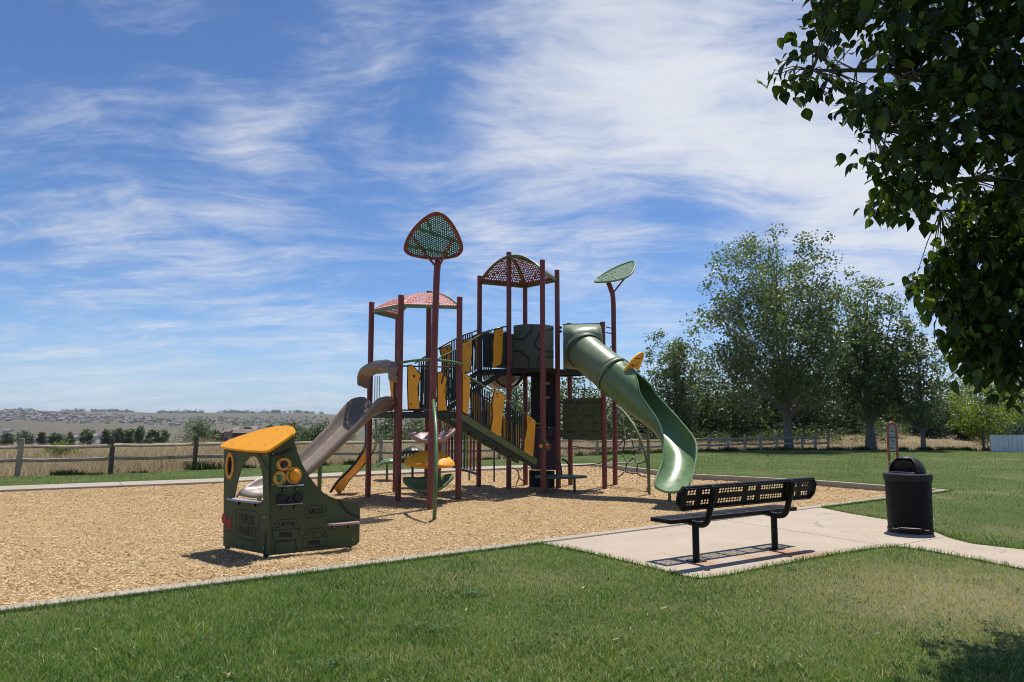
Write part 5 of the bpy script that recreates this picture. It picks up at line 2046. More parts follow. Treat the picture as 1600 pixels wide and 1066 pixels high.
MB().add([WR.at(*WR.uv(*p), 0.0128) for p in ((479.5, 845), (499, 843), (499, 850), (479.5, 852))], [(0, 1, 2, 3)]).build('drawn_shape', M['print'], MKT, smooth=0)
for px, py in ((481, 835), (490, 834.5), (497.5, 830), (504, 834), (486.5, 830.5)):
    u, z = WR.uv(px, py)
    MB().ribbon([(u + 0.02 * math.cos(a), z + 0.02 * math.sin(a)) for a in [i * 2 * math.pi / 10 for i in range(10)]], 0.007, (WR.o + WR.n * 0.0128, WR.x, Vector((0, 0, 1))), closed=True).build('drawn_line', M['print'], MKT, smooth=0)
for wl, px, py in ((WR, 420.5, 804), (WR, 419, 853.5), (WR, 426, 709), (WR, 550.5, 842.5), (WR, 425, 757), (WL, 414, 808), (WL, 413, 856), (WL, 417, 711)):
    MB().ball(wl.at(*wl.uv(px, py), 0.012), 0.010, 0.008, 0.010, 8).build('bolt', M['steel'], MKT)


# ================================================================== BENCH
bd = Vector((0.833, 0.553, 0)).normalized()
bn = Vector((-bd.y, bd.x, 0))
lg0, lg1 = G(1088, 877), G(1211, 858)
bc = (lg0 + lg1) / 2
BEN = thing('park_bench', bc, 'black perforated metal park bench with its back to the lawn on the concrete pad', 'bench')


def lattice_panel(o, ax, ay, L, Hh, ncol, nrow, is_hole, thick, name, parent, m, ratio=0.62):
    """sheet of real punched holes; rim bent to give it depth"""
    mb = MB()
    cells = []
    for i in range(ncol):
        for j in range(nrow):
            q = [o + ax * (L * (a / ncol - 0.5)) + ay * (Hh * (b / nrow - 0.5)) for a, b in ((i, j), (i + 1, j), (i + 1, j + 1), (i, j + 1))]
            cells.append((q, not is_hole(i, j)))
    return perforated(cells, ratio, 1, 0.0).build(name, m, parent, smooth=0, solid=thick)


hole_cols = set(list(range(2, 5)) + list(range(7, 10)) + list(range(13, 22)) + list(range(24, 27)) + list(range(29, 38)) + list(range(41, 44)) + list(range(46, 49)))
# seat
so = bc + bn * 0.20 + bd * 0.09 + Vector((0, 0, 0.455))
seat = lattice_panel(so, bd, bn, 2.14, 0.27, 51, 8, lambda i, j: 1 <= j <= 6 and 1 <= i <= 49 and i % 8 != 0, 0.005, 'seat', BEN, M['black'], 0.86)
for s in (-1, 1):
    MB().box(so + bn * (s * 0.148) + Vector((0, 0, -0.018)), 2.20, 0.030, 0.05, bd).build('seat_rim', M['black'], seat, smooth=0, bevel=0.012)
    MB().box(so + bd * (s * 1.085) + Vector((0, 0, -0.018)), 0.030, 0.27, 0.05, bd).build('seat_rim', M['black'], seat, smooth=0, bevel=0.012)
# back, leaning towards the lawn
bup = (Vector((0, 0, 1)) - bn * 0.22).normalized()
bo = bc - bn * 0.20 + Vector((0, 0, 0.715)) + bd * 0.03
back = lattice_panel(bo, bd, bup, 2.28, 0.225, 51, 8, lambda i, j: j in (1, 2, 5, 6) and i in hole_cols, 0.005, 'backrest', BEN, M['black'], 0.90)
fr = MB()
hw, hh_, ch_ = 1.19, 0.135, 0.075
loop = [(-hw + ch_, -hh_), (hw - ch_, -hh_), (hw, -hh_ + ch_), (hw, hh_ - ch_), (hw - ch_, hh_), (-hw + ch_, hh_), (-hw, hh_ - ch_), (-hw, -hh_ + ch_)]
inn = [(-1.10, -0.112), (1.10, -0.112), (1.165, -0.05), (1.165, 0.05), (1.10, 0.112), (-1.10, 0.112), (-1.165, 0.05), (-1.165, -0.05)]
fr.plate(loop, (bo, bd, bup), 0.045, [inn])
fr.build('back_rim', M['black'], back, smooth=0, bevel=0.012)
for s, lg in ((-1, lg0), (1, lg1)):
    b0 = Vector((lg.x, lg.y, 0))
    le = MB().tube([b0 + Vector((0, 0, 0.0)), b0 + Vector((0, 0, 0.40))], 0.038, 14)
    leo = le.build('leg', M['black'], BEN)
    MB().box(b0 + Vector((0, 0, 0.004)), 0.16, 0.16, 0.012, bd).build('foot_plate', M['black'], leo, smooth=0)
    arm = catmull([b0 + bn * 0.30 + Vector((0, 0, 0.425)), b0 + bn * 0.12 + Vector((0, 0, 0.415)), b0 - bn * 0.06 + Vector((0, 0, 0.40)), b0 - bn * 0.155 + Vector((0, 0, 0.43)), b0 - bn * 0.20 + Vector((0, 0, 0.53)), b0 - bn * 0.245 + Vector((0, 0, 0.68)), b0 - bn * 0.268 + Vector((0, 0, 0.80))], 6)
    MB().tube(arm, 0.034, 12).build('support_arm', M['black'], BEN)
    MB().ball(arm[-1] + Vector((0, 0, 0.005)), 0.036, n=10).build('arm_cap', M['black_plastic'], BEN)

# ================================================================== LITTER BIN
tc0 = P(1421, 800, 10.4)
tc0.z = 0
BIN = thing('litter_bin', tc0, 'black perforated steel litter bin with a domed lid at the edge of the path', 'litter bin')
RB = 0.288
NH, NV = 84, 26
cells = []
for i in range(NH):
    for j in range(NV):
        def q_(a, b):
            an = 2 * math.pi * (a + 0.5 * (j % 2)) / NH
            rr_ = RB - 0.012 * (1 - b / NV)
            return tc0 + Vector((rr_ * math.cos(an), rr_ * math.sin(an), 0.045 + 0.67 * b / NV))
        cells.append(([q_(i, j), q_(i + 1, j), q_(i + 1, j + 1), q_(i, j + 1)], False))
body = perforated(cells, 0.66, 3, 0.0, 8).build('body', M['black'], BIN, smooth=60, solid=0.004)
MB().lathe([(0.278, 0.02), (0.288, 0.02), (0.288, 0.055), (0.278, 0.055), (0.278, 0.02)], tc0, 48).build('base_ring', M['black'], body)
MB().lathe([(0.0, 0.12), (0.24, 0.12), (0.255, 0.70)], tc0, 36).build('liner', M['black_plastic'], BIN)
for k in range(3):
    a = k * 2.1 + 0.4
    MB().tube([tc0 + Vector((0.25 * math.cos(a), 0.25 * math.sin(a), 0)), tc0 + Vector((0.25 * math.cos(a), 0.25 * math.sin(a), 0.06))], 0.02, 8).build('foot', M['black_plastic'], BIN)
lid = MB().lathe([(0.292, 0.705), (0.306, 0.705), (0.309, 0.74), (0.309, 0.79), (0.300, 0.80), (0.235, 0.805), (0.228, 0.815)], tc0, 48).build('lid', M['black_plastic'], BIN)
# dome with its opening towards the left front
dm_ = MB()
nth, nph = 14, 56
a_open = math.radians(216)          # direction the opening faces
keep = []
for i in range(nth + 1):
    th = math.pi / 2 * i / nth
    for k in range(nph):
        ph = 2 * math.pi * k / nph
        dm_.v.append(tc0 + Vector((0.224 * math.cos(th) * math.cos(ph), 0.224 * math.cos(th) * math.sin(ph), 0.81 + 0.225 * math.sin(th))))
for i in range(nth):
    for k in range(nph):
        ph = 2 * math.pi * (k + 0.5) / nph
        dph = (ph - a_open + math.pi) % (2 * math.pi) - math.pi
        if 0 <= i < 9 and abs(dph) < math.radians(52):
            continue
        dm_.f.append((i * nph + k, i * nph + (k + 1) % nph, (i + 1) * nph + (k + 1) % nph, (i + 1) * nph + k))
dome = dm_.build('dome', M['black_plastic'], BIN, smooth=60, solid=0.012)
# hinged flap set back in the opening
fl = MB()
od = Vector((math.cos(a_open), math.sin(a_open), 0))
os_ = Vector((-od.y, od.x, 0))
fl.plate([(-0.165, 0.0), (0.165, 0.0), (0.15, 0.09), (0.10, 0.155), (0.0, 0.18), (-0.10, 0.155), (-0.15, 0.09)], (tc0 + od * 0.08 + Vector((0, 0, 0.815)), os_, (Vector((0, 0, 1)) + od * 0.15).normalized()), 0.012)
fl.build('flap', M['black'], dome, smooth=0)
MB().beam(tc0 + od * 0.14 + os_ * 0.17 + Vector((0, 0, 0.82)), tc0 + od * 0.14 - os_ * 0.17 + Vector((0, 0, 0.82)), 0.03, 0.016).build('lip', M['lilac'], dome, smooth=0, bevel=0.004)

# ================================================================== SMALL SIGN ON A LOOPED TUBE
sg = P(1395, 700, 14.9)
sg.z = 0.0
SGN = thing('post_sign', sg, 'tall narrow information sign in a copper coloured tube hoop behind the litter bin', 'sign')
hwid = 0.085
ztop = P(1395, 661, 14.9).z
hoop = [sg + Vector((-hwid, 0, -0.1)), sg + Vector((-hwid, 0, ztop * 0.5))]
for i in range(13):
    a = math.pi - math.pi * i / 12
    hoop.append(sg + Vector((hwid * math.cos(a), 0, ztop - hwid - 0.02 + (hwid + 0.02) * math.sin(a))))
hoop += [sg + Vector((hwid, 0, ztop * 0.5)), sg + Vector((hwid, 0, -0.1))]
MB().tube(hoop, 0.027, 12).build('hoop', M['copper'], SGN)
W_SG = Wall(sg + Vector((-1, 0, 0)), sg + Vector((1, 0, 0)))
zb_ = P(1395, 705, 14.9).z
pl_ = [(1 - 0.06, zb_), (1 + 0.06, zb_), (1 + 0.06, ztop - 0.10)] + [(1 + 0.06 * math.cos(a), ztop - 0.10 + 0.055 * math.sin(a)) for a in [i * math.pi / 8 for i in range(1, 8)]] + [(1 - 0.06, ztop - 0.10)]
face = MB().plate(pl_, W_SG.frame(), 0.012).build('sign_face', M['sign_white'], SGN, smooth=0)
e_ = MB()
e_.plate([(1 + 0.045 * math.cos(a), ztop - 0.10 + 0.045 * math.sin(a)) for a in [i * math.pi / 8 for i in range(16)]], W_SG.frame(0.008), 0.004)
e_.build('emblem', M['lilac'], face, smooth=0)
e_ = MB()
e_.plate([(0.958, ztop - 0.19), (1.042, ztop - 0.19), (1.042, ztop - 0.145), (0.958, ztop - 0.145)], W_SG.frame(0.008), 0.004)
e_.build('picture', M['canopy_green'], face, smooth=0)
Hs = ztop - zb_
for f_, wd_ in ((0.40, 0.09), (0.46, 0.07), (0.53, 0.10), (0.57, 0.03), (0.63, 0.05), (0.67, 0.08), (0.72, 0.04), (0.78, 0.07), (0.86, 0.085), (0.91, 0.06)):
    z = ztop - Hs * f_
    MB().box(W_SG.at(1 + 0.01 * math.sin(f_ * 40), z, 0.0085), wd_, 0.003, 0.010).build('printed_line', M['print'], face, smooth=0)
for f_ in (0.515,):
    MB().box(W_SG.at(1, ztop - Hs * f_, 0.009), 0.12, 0.004, 0.012).build('dark_bar', M['print'], face, smooth=0)
for z in (0.68, 0.60, 0.53):
    MB().tube([sg + Vector((-hwid, 0, z)), sg + Vector((-hwid, 0, z + 0.04))], 0.029, 10).build('pale_band', M['white_board'], SGN)

# ================================================================== FENCES
fpts = [(-20.0, 19.0), (-17.9, 19.4), (-15.8, 19.9)]
for px, py in ((27, 743), (173, 740), (303, 733.5)):
    g_ = G(px, py)
    fpts.append((g_.x, g_.y))
a, b2 = Vector(fpts[-1]), G(594, 723.5).to_2d()
for t in (1 / 3, 2 / 3, 1):
    p = a.lerp(b2, t)
    fpts.append((p.x, p.y))
a = Vector(fpts[-1])
b2 = G(1000, 709).to_2d()
for t in (0.2, 0.4, 0.6, 0.8, 1.0):
    p = a.lerp(b2, t)
    fpts.append((p.x, p.y))
a = Vector(fpts[-1])
for px, py in ((1053, 707), (1108, 705), (1137.5, 704), (1164, 703.5), (1189, 703), (1214, 702.5), (1254, 702), (1274, 701.5), (1294, 701)):
    g_ = G(px, py)
    fpts.append((g_.x, g_.y))
FEN = thing('split_rail_fence', (fpts[5][0], fpts[5][1], 0), 'long weathered two rail wooden fence between the mown lawn and the dry field', 'fence')
prev = None
for i, (x, y) in enumerate(fpts):
    z0 = float(terrain_h([x], [y])[0]) if i < 3 else -0.05
    top = 1.02 - 0.24 * min(1, max(0, (y - 26) / 8))
    lean = Vector((random.uniform(-0.03, 0.04), random.uniform(-0.03, 0.03), 0))
    if i == 3:
        lean = Vector((0.06, 0, 0))
    r0_ = 0.075 if i % 2 else 0.068
    base = Vector((x, y, z0 - 0.1))
    tp = Vector((x, y, top)) + lean
    mb = MB()
    ns_ = 7
    mb.tube([base.lerp(tp, k / ns_) + Vector((random.uniform(-1, 1), random.uniform(-1, 1), 0)) * 0.006 for k in range(ns_ + 1)], [r0_ * random.uniform(0.92, 1.06) for _ in range(ns_ + 1)], 8)
    mb.build('post', M['fence_dark' if i in (4, 5) else 'fence_wood'], FEN, smooth=30)
    if prev:
        for hz_ in (0.78, 0.40):
            s_ = top / 1.02
            s0_ = prev[2] / 1.02
            d_ = random.uniform(-0.03, 0.03)
            p = Vector((prev[0], prev[1], hz_ * s0_ + prev[3]))
            q = Vector((x, y, hz_ * s_ + d_))
            mb = MB()
            k_ = 7
            mb.tube([p.lerp(q, t / k_) + Vector((0, 0, -0.025 * math.sin(math.pi * t / k_) + random.uniform(-0.008, 0.008))) for t in range(k_ + 1)], [0.052 * random.uniform(0.85, 1.1) for _ in range(k_ + 1)], 7)
            mb.build('rail', M['fence_wood'], FEN, smooth=30)
        prev = (x, y, top, d_)
    else:
        prev = (x, y, top, 0.0)

# white picket fence on the right
wf0 = G(1549, 706)
WF = thing('picket_fence', wf0, 'white painted close board fence at the right edge of the back lawn', 'fence')
wdir = Vector((1, -0.05, 0)).normalized()
x_ = 0.0
i = 0
while x_ < 4.2:
    c = wf0 + wdir * (x_ + 0.055)
    hgt = 0.80 + 0.012 * math.sin(i * 2.3)
    MB().plate([(-0.046, 0.0), (0.046, 0.0), (0.046, hgt - 0.03), (0.025, hgt), (-0.025, hgt), (-0.046, hgt - 0.03)], (c + Vector((0, 0.02 * (i % 2), 0)), wdir, Vector((0, 0, 1))), 0.018).build('picket', M['white_wood'], WF, smooth=0)
    x_ += 0.102
    i += 1
for z in (0.18, 0.62):
    MB().beam(wf0 + Vector((0, 0.055, z)), wf0 + wdir * 4.2 + Vector((0, 0.055, z)), 0.03, 0.07).build('rail', M['white_wood'], WF, smooth=0)
for k in range(3):
    MB().box(wf0 + wdir * (0.1 + 1.9 * k) + Vector((0, 0.11, 0.36)), 0.08, 0.08, 0.78, wdir).build('post', M['white_wood'], WF, smooth=0)

# pale plank bench-like board in the weeds behind the left fence
pb0, pb1 = P(283, 721, 24.6), P(326, 720, 25.0)
PLK = thing('plank', (pb0 + pb1) / 2, 'low pale plank lying among green weeds behind the left fence', 'plank')
MB().beam(pb0, pb1, 0.14, 0.05).build('board', M['white_board'], PLK, smooth=0, bevel=0.006)
MB().beam(pb0 + Vector((0.25, 0.1, -0.10)), pb1 + Vector((-0.1, 0.1, -0.10)), 0.04, 0.06).build('board', M['fence_wood'], PLK, smooth=0)
for t in (0.12, 0.85):
    p = pb0.lerp(pb1, t)
    MB().box((p.x, p.y + 0.05, (p.z - 0.06) / 2), 0.08, 0.08, p.z + 0.06).build('block', M['fence_wood'], PLK, smooth=0)

# ================================================================== TREES
LEAF = {
    'cottonwood': attr_mat('cottonwood_leaf', [(0.0, (0.075, 0.105, 0.048)), (0.5, (0.145, 0.185, 0.085)), (0.85, (0.22, 0.265, 0.145)), (1.0, (0.32, 0.36, 0.23))], 0.42, 0.36, spec=0.5),
    'dark': attr_mat('dark_leaf', [(0.0, (0.038, 0.058, 0.024)), (0.6, (0.076, 0.108, 0.042)), (1.0, (0.13, 0.165, 0.068))], 0.5, 0.28, spec=0.4),
    'lime': attr_mat('lime_leaf', [(0.0, (0.09, 0.125, 0.016)), (0.6, (0.17, 0.215, 0.026)), (1.0, (0.28, 0.31, 0.05))], 0.5, 0.42, spec=0.35),
    'olive': attr_mat('olive_grey_leaf', [(0.0, (0.11, 0.13, 0.085)), (0.6, (0.22, 0.245, 0.175)), (1.0, (0.34, 0.36, 0.27))], 0.55, 0.3, spec=0.35),
    'conifer': attr_mat('conifer_needle', [(0.0, (0.012, 0.024, 0.012)), (0.6, (0.026, 0.044, 0.024)), (1.0, (0.05, 0.07, 0.04))], 0.6, 0.05),
    'blue': attr_mat('blue_spruce_needle', [(0.0, (0.04, 0.065, 0.07)), (0.6, (0.085, 0.125, 0.13)), (1.0, (0.15, 0.20, 0.21))], 0.6, 0.05),
    'near': attr_mat('broad_leaf', [(0.0, (0.022, 0.038, 0.010)), (0.5, (0.040, 0.066, 0.014)), (0.80, (0.07, 0.11, 0.022)), (1.0, (0.17, 0.22, 0.04))], 0.42, 0.36, spec=0.3),
}


def leaf_quads(c, size, rg, droop=0.3):
    """random leaf-sized diamonds at points c (N,3)"""
    n = len(c)
    nrm = rg.normal(0, 1, (n, 3))
    nrm[:, 2] = np.abs(nrm[:, 2]) + 0.25
    nrm /= np.linalg.norm(nrm, axis=1, keepdims=True)
    t = rg.normal(0, 1, (n, 3))
    t[:, 2] -= droop
    t -= nrm * (t * nrm).sum(1, keepdims=True)
    t /= np.linalg.norm(t, axis=1, keepdims=True)
    b = np.cross(nrm, t)
    s = (size * rg.uniform(0.65, 1.25, n))[:, None]
    return np.stack([c - t * s * 0.5, c + b * s * 0.36 + t * s * -0.05, c + t * s * 0.55, c - b * s * 0.36 + t * s * -0.05], 1)


def tree_mesh(name, label, cat, loc, height, radius, trunk_r, n_leaf, leaf_size, kind, seed, crown_lo=0.25, shape='oval', limbs=16, lean=(0, 0), group=None, spread=0.55, scaffolds=0, clump=0.16):
    """tapered trunk, limbs reaching to twig ends, and a clump of leaf-sized faces round each twig end"""
    rg = np.random.default_rng(seed)
    rr_ = random.Random(seed)
    root = thing(name, loc, label, cat, group)
    L0 = Vector(loc)
    tb = MB()
    tpts, trs = [], []
    for i in range(10):
        t = i / 9
        tpts.append(L0 + Vector((lean[0] * t * t * height + 0.02 * height * math.sin(t * 5 + seed) * t, lean[1] * t * t * height + 0.015 * height * math.cos(t * 4 + seed) * t, height * 0.93 * t - 0.1)))
        trs.append(trunk_r * ((1 - t) ** 0.8 * 0.92 + 0.03) * (1.28 if i == 0 else 1.0))
    tb.tube(tpts, trs, 9)

    def prof(t):          # crown radius at crown height fraction t
        if shape == 'oval':
            return math.sin(math.pi * min(1, 0.12 + 0.86 * t)) ** 0.62
        if shape == 'vase':
            return (0.45 + 0.85 * t) * (1 - max(0, (t - 0.62) / 0.40) ** 2) ** 0.5 if t < 1.0 else 0.12
        if shape == 'column':
            return 0.9 * (1 - max(0, (t - 0.75) / 0.27) ** 2) ** 0.5 * (0.6 + 0.4 * min(1, t / 0.25))
        if shape == 'cone':
            return (1 - t) ** 0.8 + 0.04
        if shape == 'bush':
            return max(0.05, 1 - t ** 2.2) ** 0.6
        return 1.0
    centers, rads = [], []
    z_lo = height * crown_lo
    for i in range(limbs):
        t = (i + rr_.random()) / limbs
        az = i * 2.399 + rr_.uniform(-0.4, 0.4)
        zt = z_lo + (height - z_lo) * (0.06 + 0.92 * t)
        R_ = radius * max(0.06, prof(t)) * rr_.uniform(0.74, 1.10)
        end = L0 + Vector((lean[0] * height * (zt / height) ** 2 + R_ * math.cos(az), lean[1] * height * (zt / height) ** 2 + R_ * math.sin(az), zt))
        st_t = max(0.10, (zt / height) * rr_.uniform(0.30, 0.58) - 0.02) if shape in ('vase', 'oval') else max(0.06, zt / height - 0.10)
        k = min(8, int(st_t * 9))
        f = st_t * 9 - k
        st_ = tpts[k].lerp(tpts[k + 1], f)
        midp = st_.lerp(end, 0.5) + Vector((rr_.uniform(-0.1, 0.1) * radius, rr_.uniform(-0.1, 0.1) * radius, -0.05 * height * (0.5 if shape == 'cone' else 1)))
        lp_ = catmull([st_, midp, end], 4)
        r_st = max(0.006, trs[k] * (rr_.uniform(0.40, 0.58) if i % 6 == 0 else rr_.uniform(0.16, 0.32)))
        tb.tube(lp_, [r_st * (1 - 0.85 * q / (len(lp_) - 1)) for q in range(len(lp_))], 6, caps=False)
        # secondary twigs
        nt = 3 if shape != 'cone' else 2
        ends = [end]
        for q in range(nt):
            b_s = lp_[rr_.randint(3, len(lp_) - 2)]
            dv = Vector((rr_.uniform(-1, 1), rr_.uniform(-1, 1), rr_.uniform(-0.3, 0.9))).normalized()
            e2 = b_s + dv * radius * rr_.uniform(0.22, 0.42)
            tb.tube([b_s, b_s.lerp(e2, 0.5) + Vector((0, 0, -0.02 * radius)), e2], [r_st * 0.32, r_st * 0.22, r_st * 0.08], 5, caps=False)
            ends.append(e2)
        for e in ends:
            centers.append(e)
            rads.append(radius * clump * rr_.choice((0.6, 0.8, 1.0, 1.45)))
        for q in ((0.45, 0.7) if shape != 'oval' or height < 7 else (0.66, 0.84)):
            centers.append(lp_[int(q * (len(lp_) - 1))])
            rads.append(radius * clump * rr_.uniform(0.7, 1.2))
    centers = np.array([tuple(c - L0) for c in centers])
    rads = np.array(rads)
    wts = rads ** 2
    idx = rg.choice(len(centers), n_leaf, p=wts / wts.sum())
    off = rg.normal(0, 1, (n_leaf, 3))
    off *= (rg.random(n_leaf) ** 0.5 / np.maximum(1e-6, np.linalg.norm(off, axis=1)))[:, None] * 1.35
    pts = centers[idx] + off * rads[idx][:, None] * np.array([1, 1, 0.85])
    pts[:, 2] = np.maximum(pts[:, 2], 0.05 * height if crown_lo > 0.1 else 0.02)
    tone = rg.normal(0, 0.14, len(centers))
    sh_ = np.clip(0.45 + tone[idx] + rg.normal(0, 0.2, n_leaf), 0, 1)
    tb.build('trunk', M['bark'], root, smooth=40)
    np_mesh('crown', leaf_quads(pts, leaf_size, rg), [(0, 1, 2, 3)], LEAF[kind], sh_, None, root)
    return root


def gz(px, py):
    g_ = G(px, py)
    return Vector((g_.x, g_.y, -0.05))


# the three park trees on the back lawn
tree_mesh('cottonwood_tree', 'tallest cottonwood with a broad spreading crown and pale straight trunk on the back lawn', 'tree', gz(1233, 702), 11.6, 4.1, 0.22, 30000, 0.155, 'cottonwood', 5, 0.31, 'oval', 50, (-0.05, 0), 'park trees on the back lawn', clump=0.135)
tree_mesh('cottonwood_tree', 'thick trunked cottonwood standing second from the white fence on the back lawn', 'tree', gz(1361, 701), 9.3, 2.25, 0.27, 17000, 0.16, 'cottonwood', 9, 0.27, 'oval', 34, (0.015, 0), 'park trees on the back lawn', clump=0.18)
tree_mesh('cottonwood_tree', 'slender airy cottonwood left of the lime green tree on the back lawn', 'tree', gz(1443, 703), 7.2, 1.5, 0.13, 6000, 0.15, 'cottonwood', 13, 0.26, 'oval', 24, (0.0, 0), 'park trees on the back lawn', clump=0.18)
tree_mesh('maple_tree', 'small lime green tree with a thin dark trunk beside the white fence', 'tree', gz(1537.5, 703), 3.55, 1.75, 0.075, 4600, 0.12, 'lime', 21, 0.27, 'oval', 22, (0, 0))
tree_mesh('maple_tree', 'bright yellow green tree behind the white fence at the right edge', 'tree', P(1622, 690, 44) * Vector((1, 1, 0)).to_3d() if False else Vector((P(1618, 690, 44).x, 44, -0.05)), 4.6, 2.6, 0.1, 5200, 0.14, 'lime', 22, 0.22, 'oval', 22, (0, 0))
tree_mesh('poplar_tree', 'upright grey green poplar behind the open end of the green slide', 'tree', Vector((P(1058, 700, 52).x, 52, -0.05)), 7.9, 2.15, 0.2, 9500, 0.18, 'cottonwood', 31, 0.12, 'column', 40, (0, 0), clump=0.17)
tree_mesh('spruce_tree', 'low blue grey spruce behind the white fence', 'tree', Vector((P(1590, 700, 41).x, 41, -0.05)), 1.75, 1.75, 0.06, 3600, 0.12, 'blue', 33, 0.03, 'bush', 20, (0, 0), clump=0.2)
back_trees = [
    # px, Y, height, radius, kind, shape, leaves, label
    (1010, 56, 5.6, 2.3, 'dark', 'oval', 4200, 'dark rounded tree just left of the poplar behind the slide'),
    (962, 50, 3.9, 2.2, 'olive', 'oval', 3800, 'leafy green tree seen under the tube slide beyond the fence'),
    (915, 58, 5.4, 2.1, 'dark', 'oval', 3200, 'dark tree beyond the fence seen above the sign language panel'),
    (858, 62, 6.0, 2.4, 'cottonwood', 'oval', 4200, 'tree beyond the fence seen through the posts left of the sign language panel'),
    (806, 64, 6.6, 2.4, 'cottonwood', 'oval', 4200, 'tree beyond the fence seen between the posts under the upper deck'),
    (752, 62, 3.4, 2.4, 'olive', 'oval', 3000, 'olive tree beyond the fence seen behind the stair rails'),
    (1104, 58, 5.9, 2.6, 'dark', 'oval', 4600, 'dark tree filling the gap between the poplar and the tallest cottonwood'),
    (1150, 54, 5.4, 2.7, 'dark', 'oval', 5000, 'dark low branched tree behind the left half of the tallest cottonwood'),
    (1196, 57, 5.8, 2.7, 'dark', 'oval', 5200, 'dark tree directly behind the trunk of the tallest cottonwood'),
    (1262, 55, 5.4, 2.8, 'dark', 'oval', 5200, 'dark tree right of the trunk of the tallest cottonwood'),
    (1312, 58, 4.9, 2.8, 'cottonwood', 'oval', 5200, 'grey green tree behind the gap between the two largest cottonwoods'),
    (1404, 60, 4.3, 2.5, 'dark', 'oval', 4800, 'dark green tree behind the information sign'),
    (1490, 60, 4.4, 2.5, 'cottonwood', 'oval', 4200, 'grey green tree behind the slender cottonwood'),
    (1520, 68, 7.0, 2.3, 'cottonwood', 'oval', 4200, 'taller dull green tree rising behind the small lime green tree'),
    (1580, 66, 6.5, 2.6, 'dark', 'oval', 4000, 'dark tree behind the bright yellow green tree'),
]
for i, (px, Y, h, rad_, kd, shp, nl, lab) in enumerate(back_trees):
    zz_ = float(terrain_h([P(px, 690, Y).x], [Y])[0])
    tree_mesh('broadleaf_tree', lab, 'tree', Vector((P(px, 690, Y).x, Y, zz_)), h, rad_, 0.16, nl, 0.22, kd, 100 + i, 0.05, shp, 26, (0, 0), 'trees beyond the back lawn', clump=0.24)
for i, (px, Y, h, rad_, lab) in enumerate(((1440, 52, 2.2, 0.95, 'small dark conifer just left of the slender cottonwood trunk'), (1458, 50, 2.0, 0.9, 'small dark conifer just right of the slender cottonwood trunk'), (1507, 49, 1.9, 0.8, 'small dark conifer left of the lime green tree trunk'))):
    tree_mesh('conifer_tree', lab, 'tree', Vector((P(px, 690, Y).x, Y, 0.0)), h, rad_, 0.06, 1800, 0.16, 'conifer', 140 + i, 0.04, 'cone', 22, (0, 0), 'small conifers on the dry bank', clump=0.25)

# bushes beyond the left fence
bush_list = [
    # px, base y, Y, height, radius, kind, label
    (308, 690, 58, 1.75, 1.5, 'olive', 'round silvery olive bush standing above the fence left of the market panel', 'bush'),
    (98, 715, 30, 0.62, 0.62, 'lime', 'low yellow green shrub in the dry grass behind the left fence', 'shrub'),
    (486, 690, 62, 1.3, 1.2, 'olive', 'grey olive bush just right of the yellow roof', 'bush'),
    (503, 690, 60, 1.4, 1.35, 'dark', 'dark green bush between the yellow roof and the taupe slide', 'bush'),
    (535, 690, 58, 2.0, 1.1, 'olive', 'pale twiggy bush behind the top of the taupe slide', 'bush'),
    (606, 690, 56, 2.2, 1.5, 'dark', 'dark bush seen under the taupe slide entrance', 'bush'),
    (650, 690, 52, 2.4, 1.7, 'olive', 'olive bush seen under the lower deck', 'bush'),
    (700, 690, 58, 2.6, 1.9, 'olive', 'olive bush seen behind the pipe chimes', 'bush'),
    (454, 690, 66, 1.1, 1.3, 'dark', 'dark bush hidden partly by the yellow roof', 'bush'),
]
for i, (px, py, Y, h, rad_, kd, lab, ct) in enumerate(bush_list):
    x_ = P(px, py, Y).x
    zz_ = float(terrain_h([x_], [Y])[0])
    want = P(px, py, Y).z
    extra = 0.0
    tp = {0: 658, 2: 667, 3: 665, 4: 660, 5: 648, 6: 645, 7: 646, 8: 664}.get(i)
    hh2 = (P(px, tp, Y).z - zz_) if tp else h
    tree_mesh('shrub' if ct == 'shrub' else 'bush', lab, ct, Vector((x_, Y, zz_)), hh2, rad_, 0.05, 2600 if i else 4200, 0.13 if i not in (1,) else 0.07, kd, 160 + i, 0.02, 'bush', 20, (0, 0), None, clump=0.24)

# valley trees
val = [
    (12, 380, 676, 11, 'dark', 'dark valley tree at the far left edge'), (40, 400, 674, 12, 'dark', 'dark valley tree left of the first visible fence post top'),
    (66, 410, 675, 10, 'dark', 'dark valley tree just right of the leftmost fence post'), (88, 420, 676, 10, 'dark', 'small dark valley tree above the yellow green shrub'),
    (110, 400, 676, 11, 'dark', 'dark valley tree between the first two fence posts'), (137, 300, 670, 8, 'cottonwood', 'lighter green valley tree left of the second fence post'),
    (166, 330, 669, 9, 'cottonwood', 'left tree of the green valley clump behind the second fence post'), (184, 330, 668, 10, 'cottonwood', 'second tree of the green valley clump behind the second fence post'),
    (203, 335, 669, 10, 'cottonwood', 'third tree of the green valley clump right of the second fence post'), (219, 330, 665, 10, 'cottonwood', 'tallest tree of the green valley clump between the fence posts'),
    (240, 330, 670, 10, 'cottonwood', 'right tree of the green valley clump between the fence posts'), (258, 335, 671, 10, 'cottonwood', 'last low tree of the green valley clump left of the olive bush'),
    (336, 310, 671, 9, 'dark', 'dim dark tree right of the olive bush'), (350, 315, 671, 9, 'dark', 'dim dark tree left of the tan building end'),
    (388, 420, 667, 12, 'dark', 'far dark tree above the left part of the yellow roof'), (420, 430, 664, 13, 'dark', 'far dark tree above the middle of the yellow roof'),
    (440, 440, 664, 13, 'dark', 'far dark tree above the right part of the yellow roof'), (470, 380, 668, 11, 'dark', 'far dark tree right of the yellow roof'),
]
protos = []
for i in range(5):
    protos.append(None)
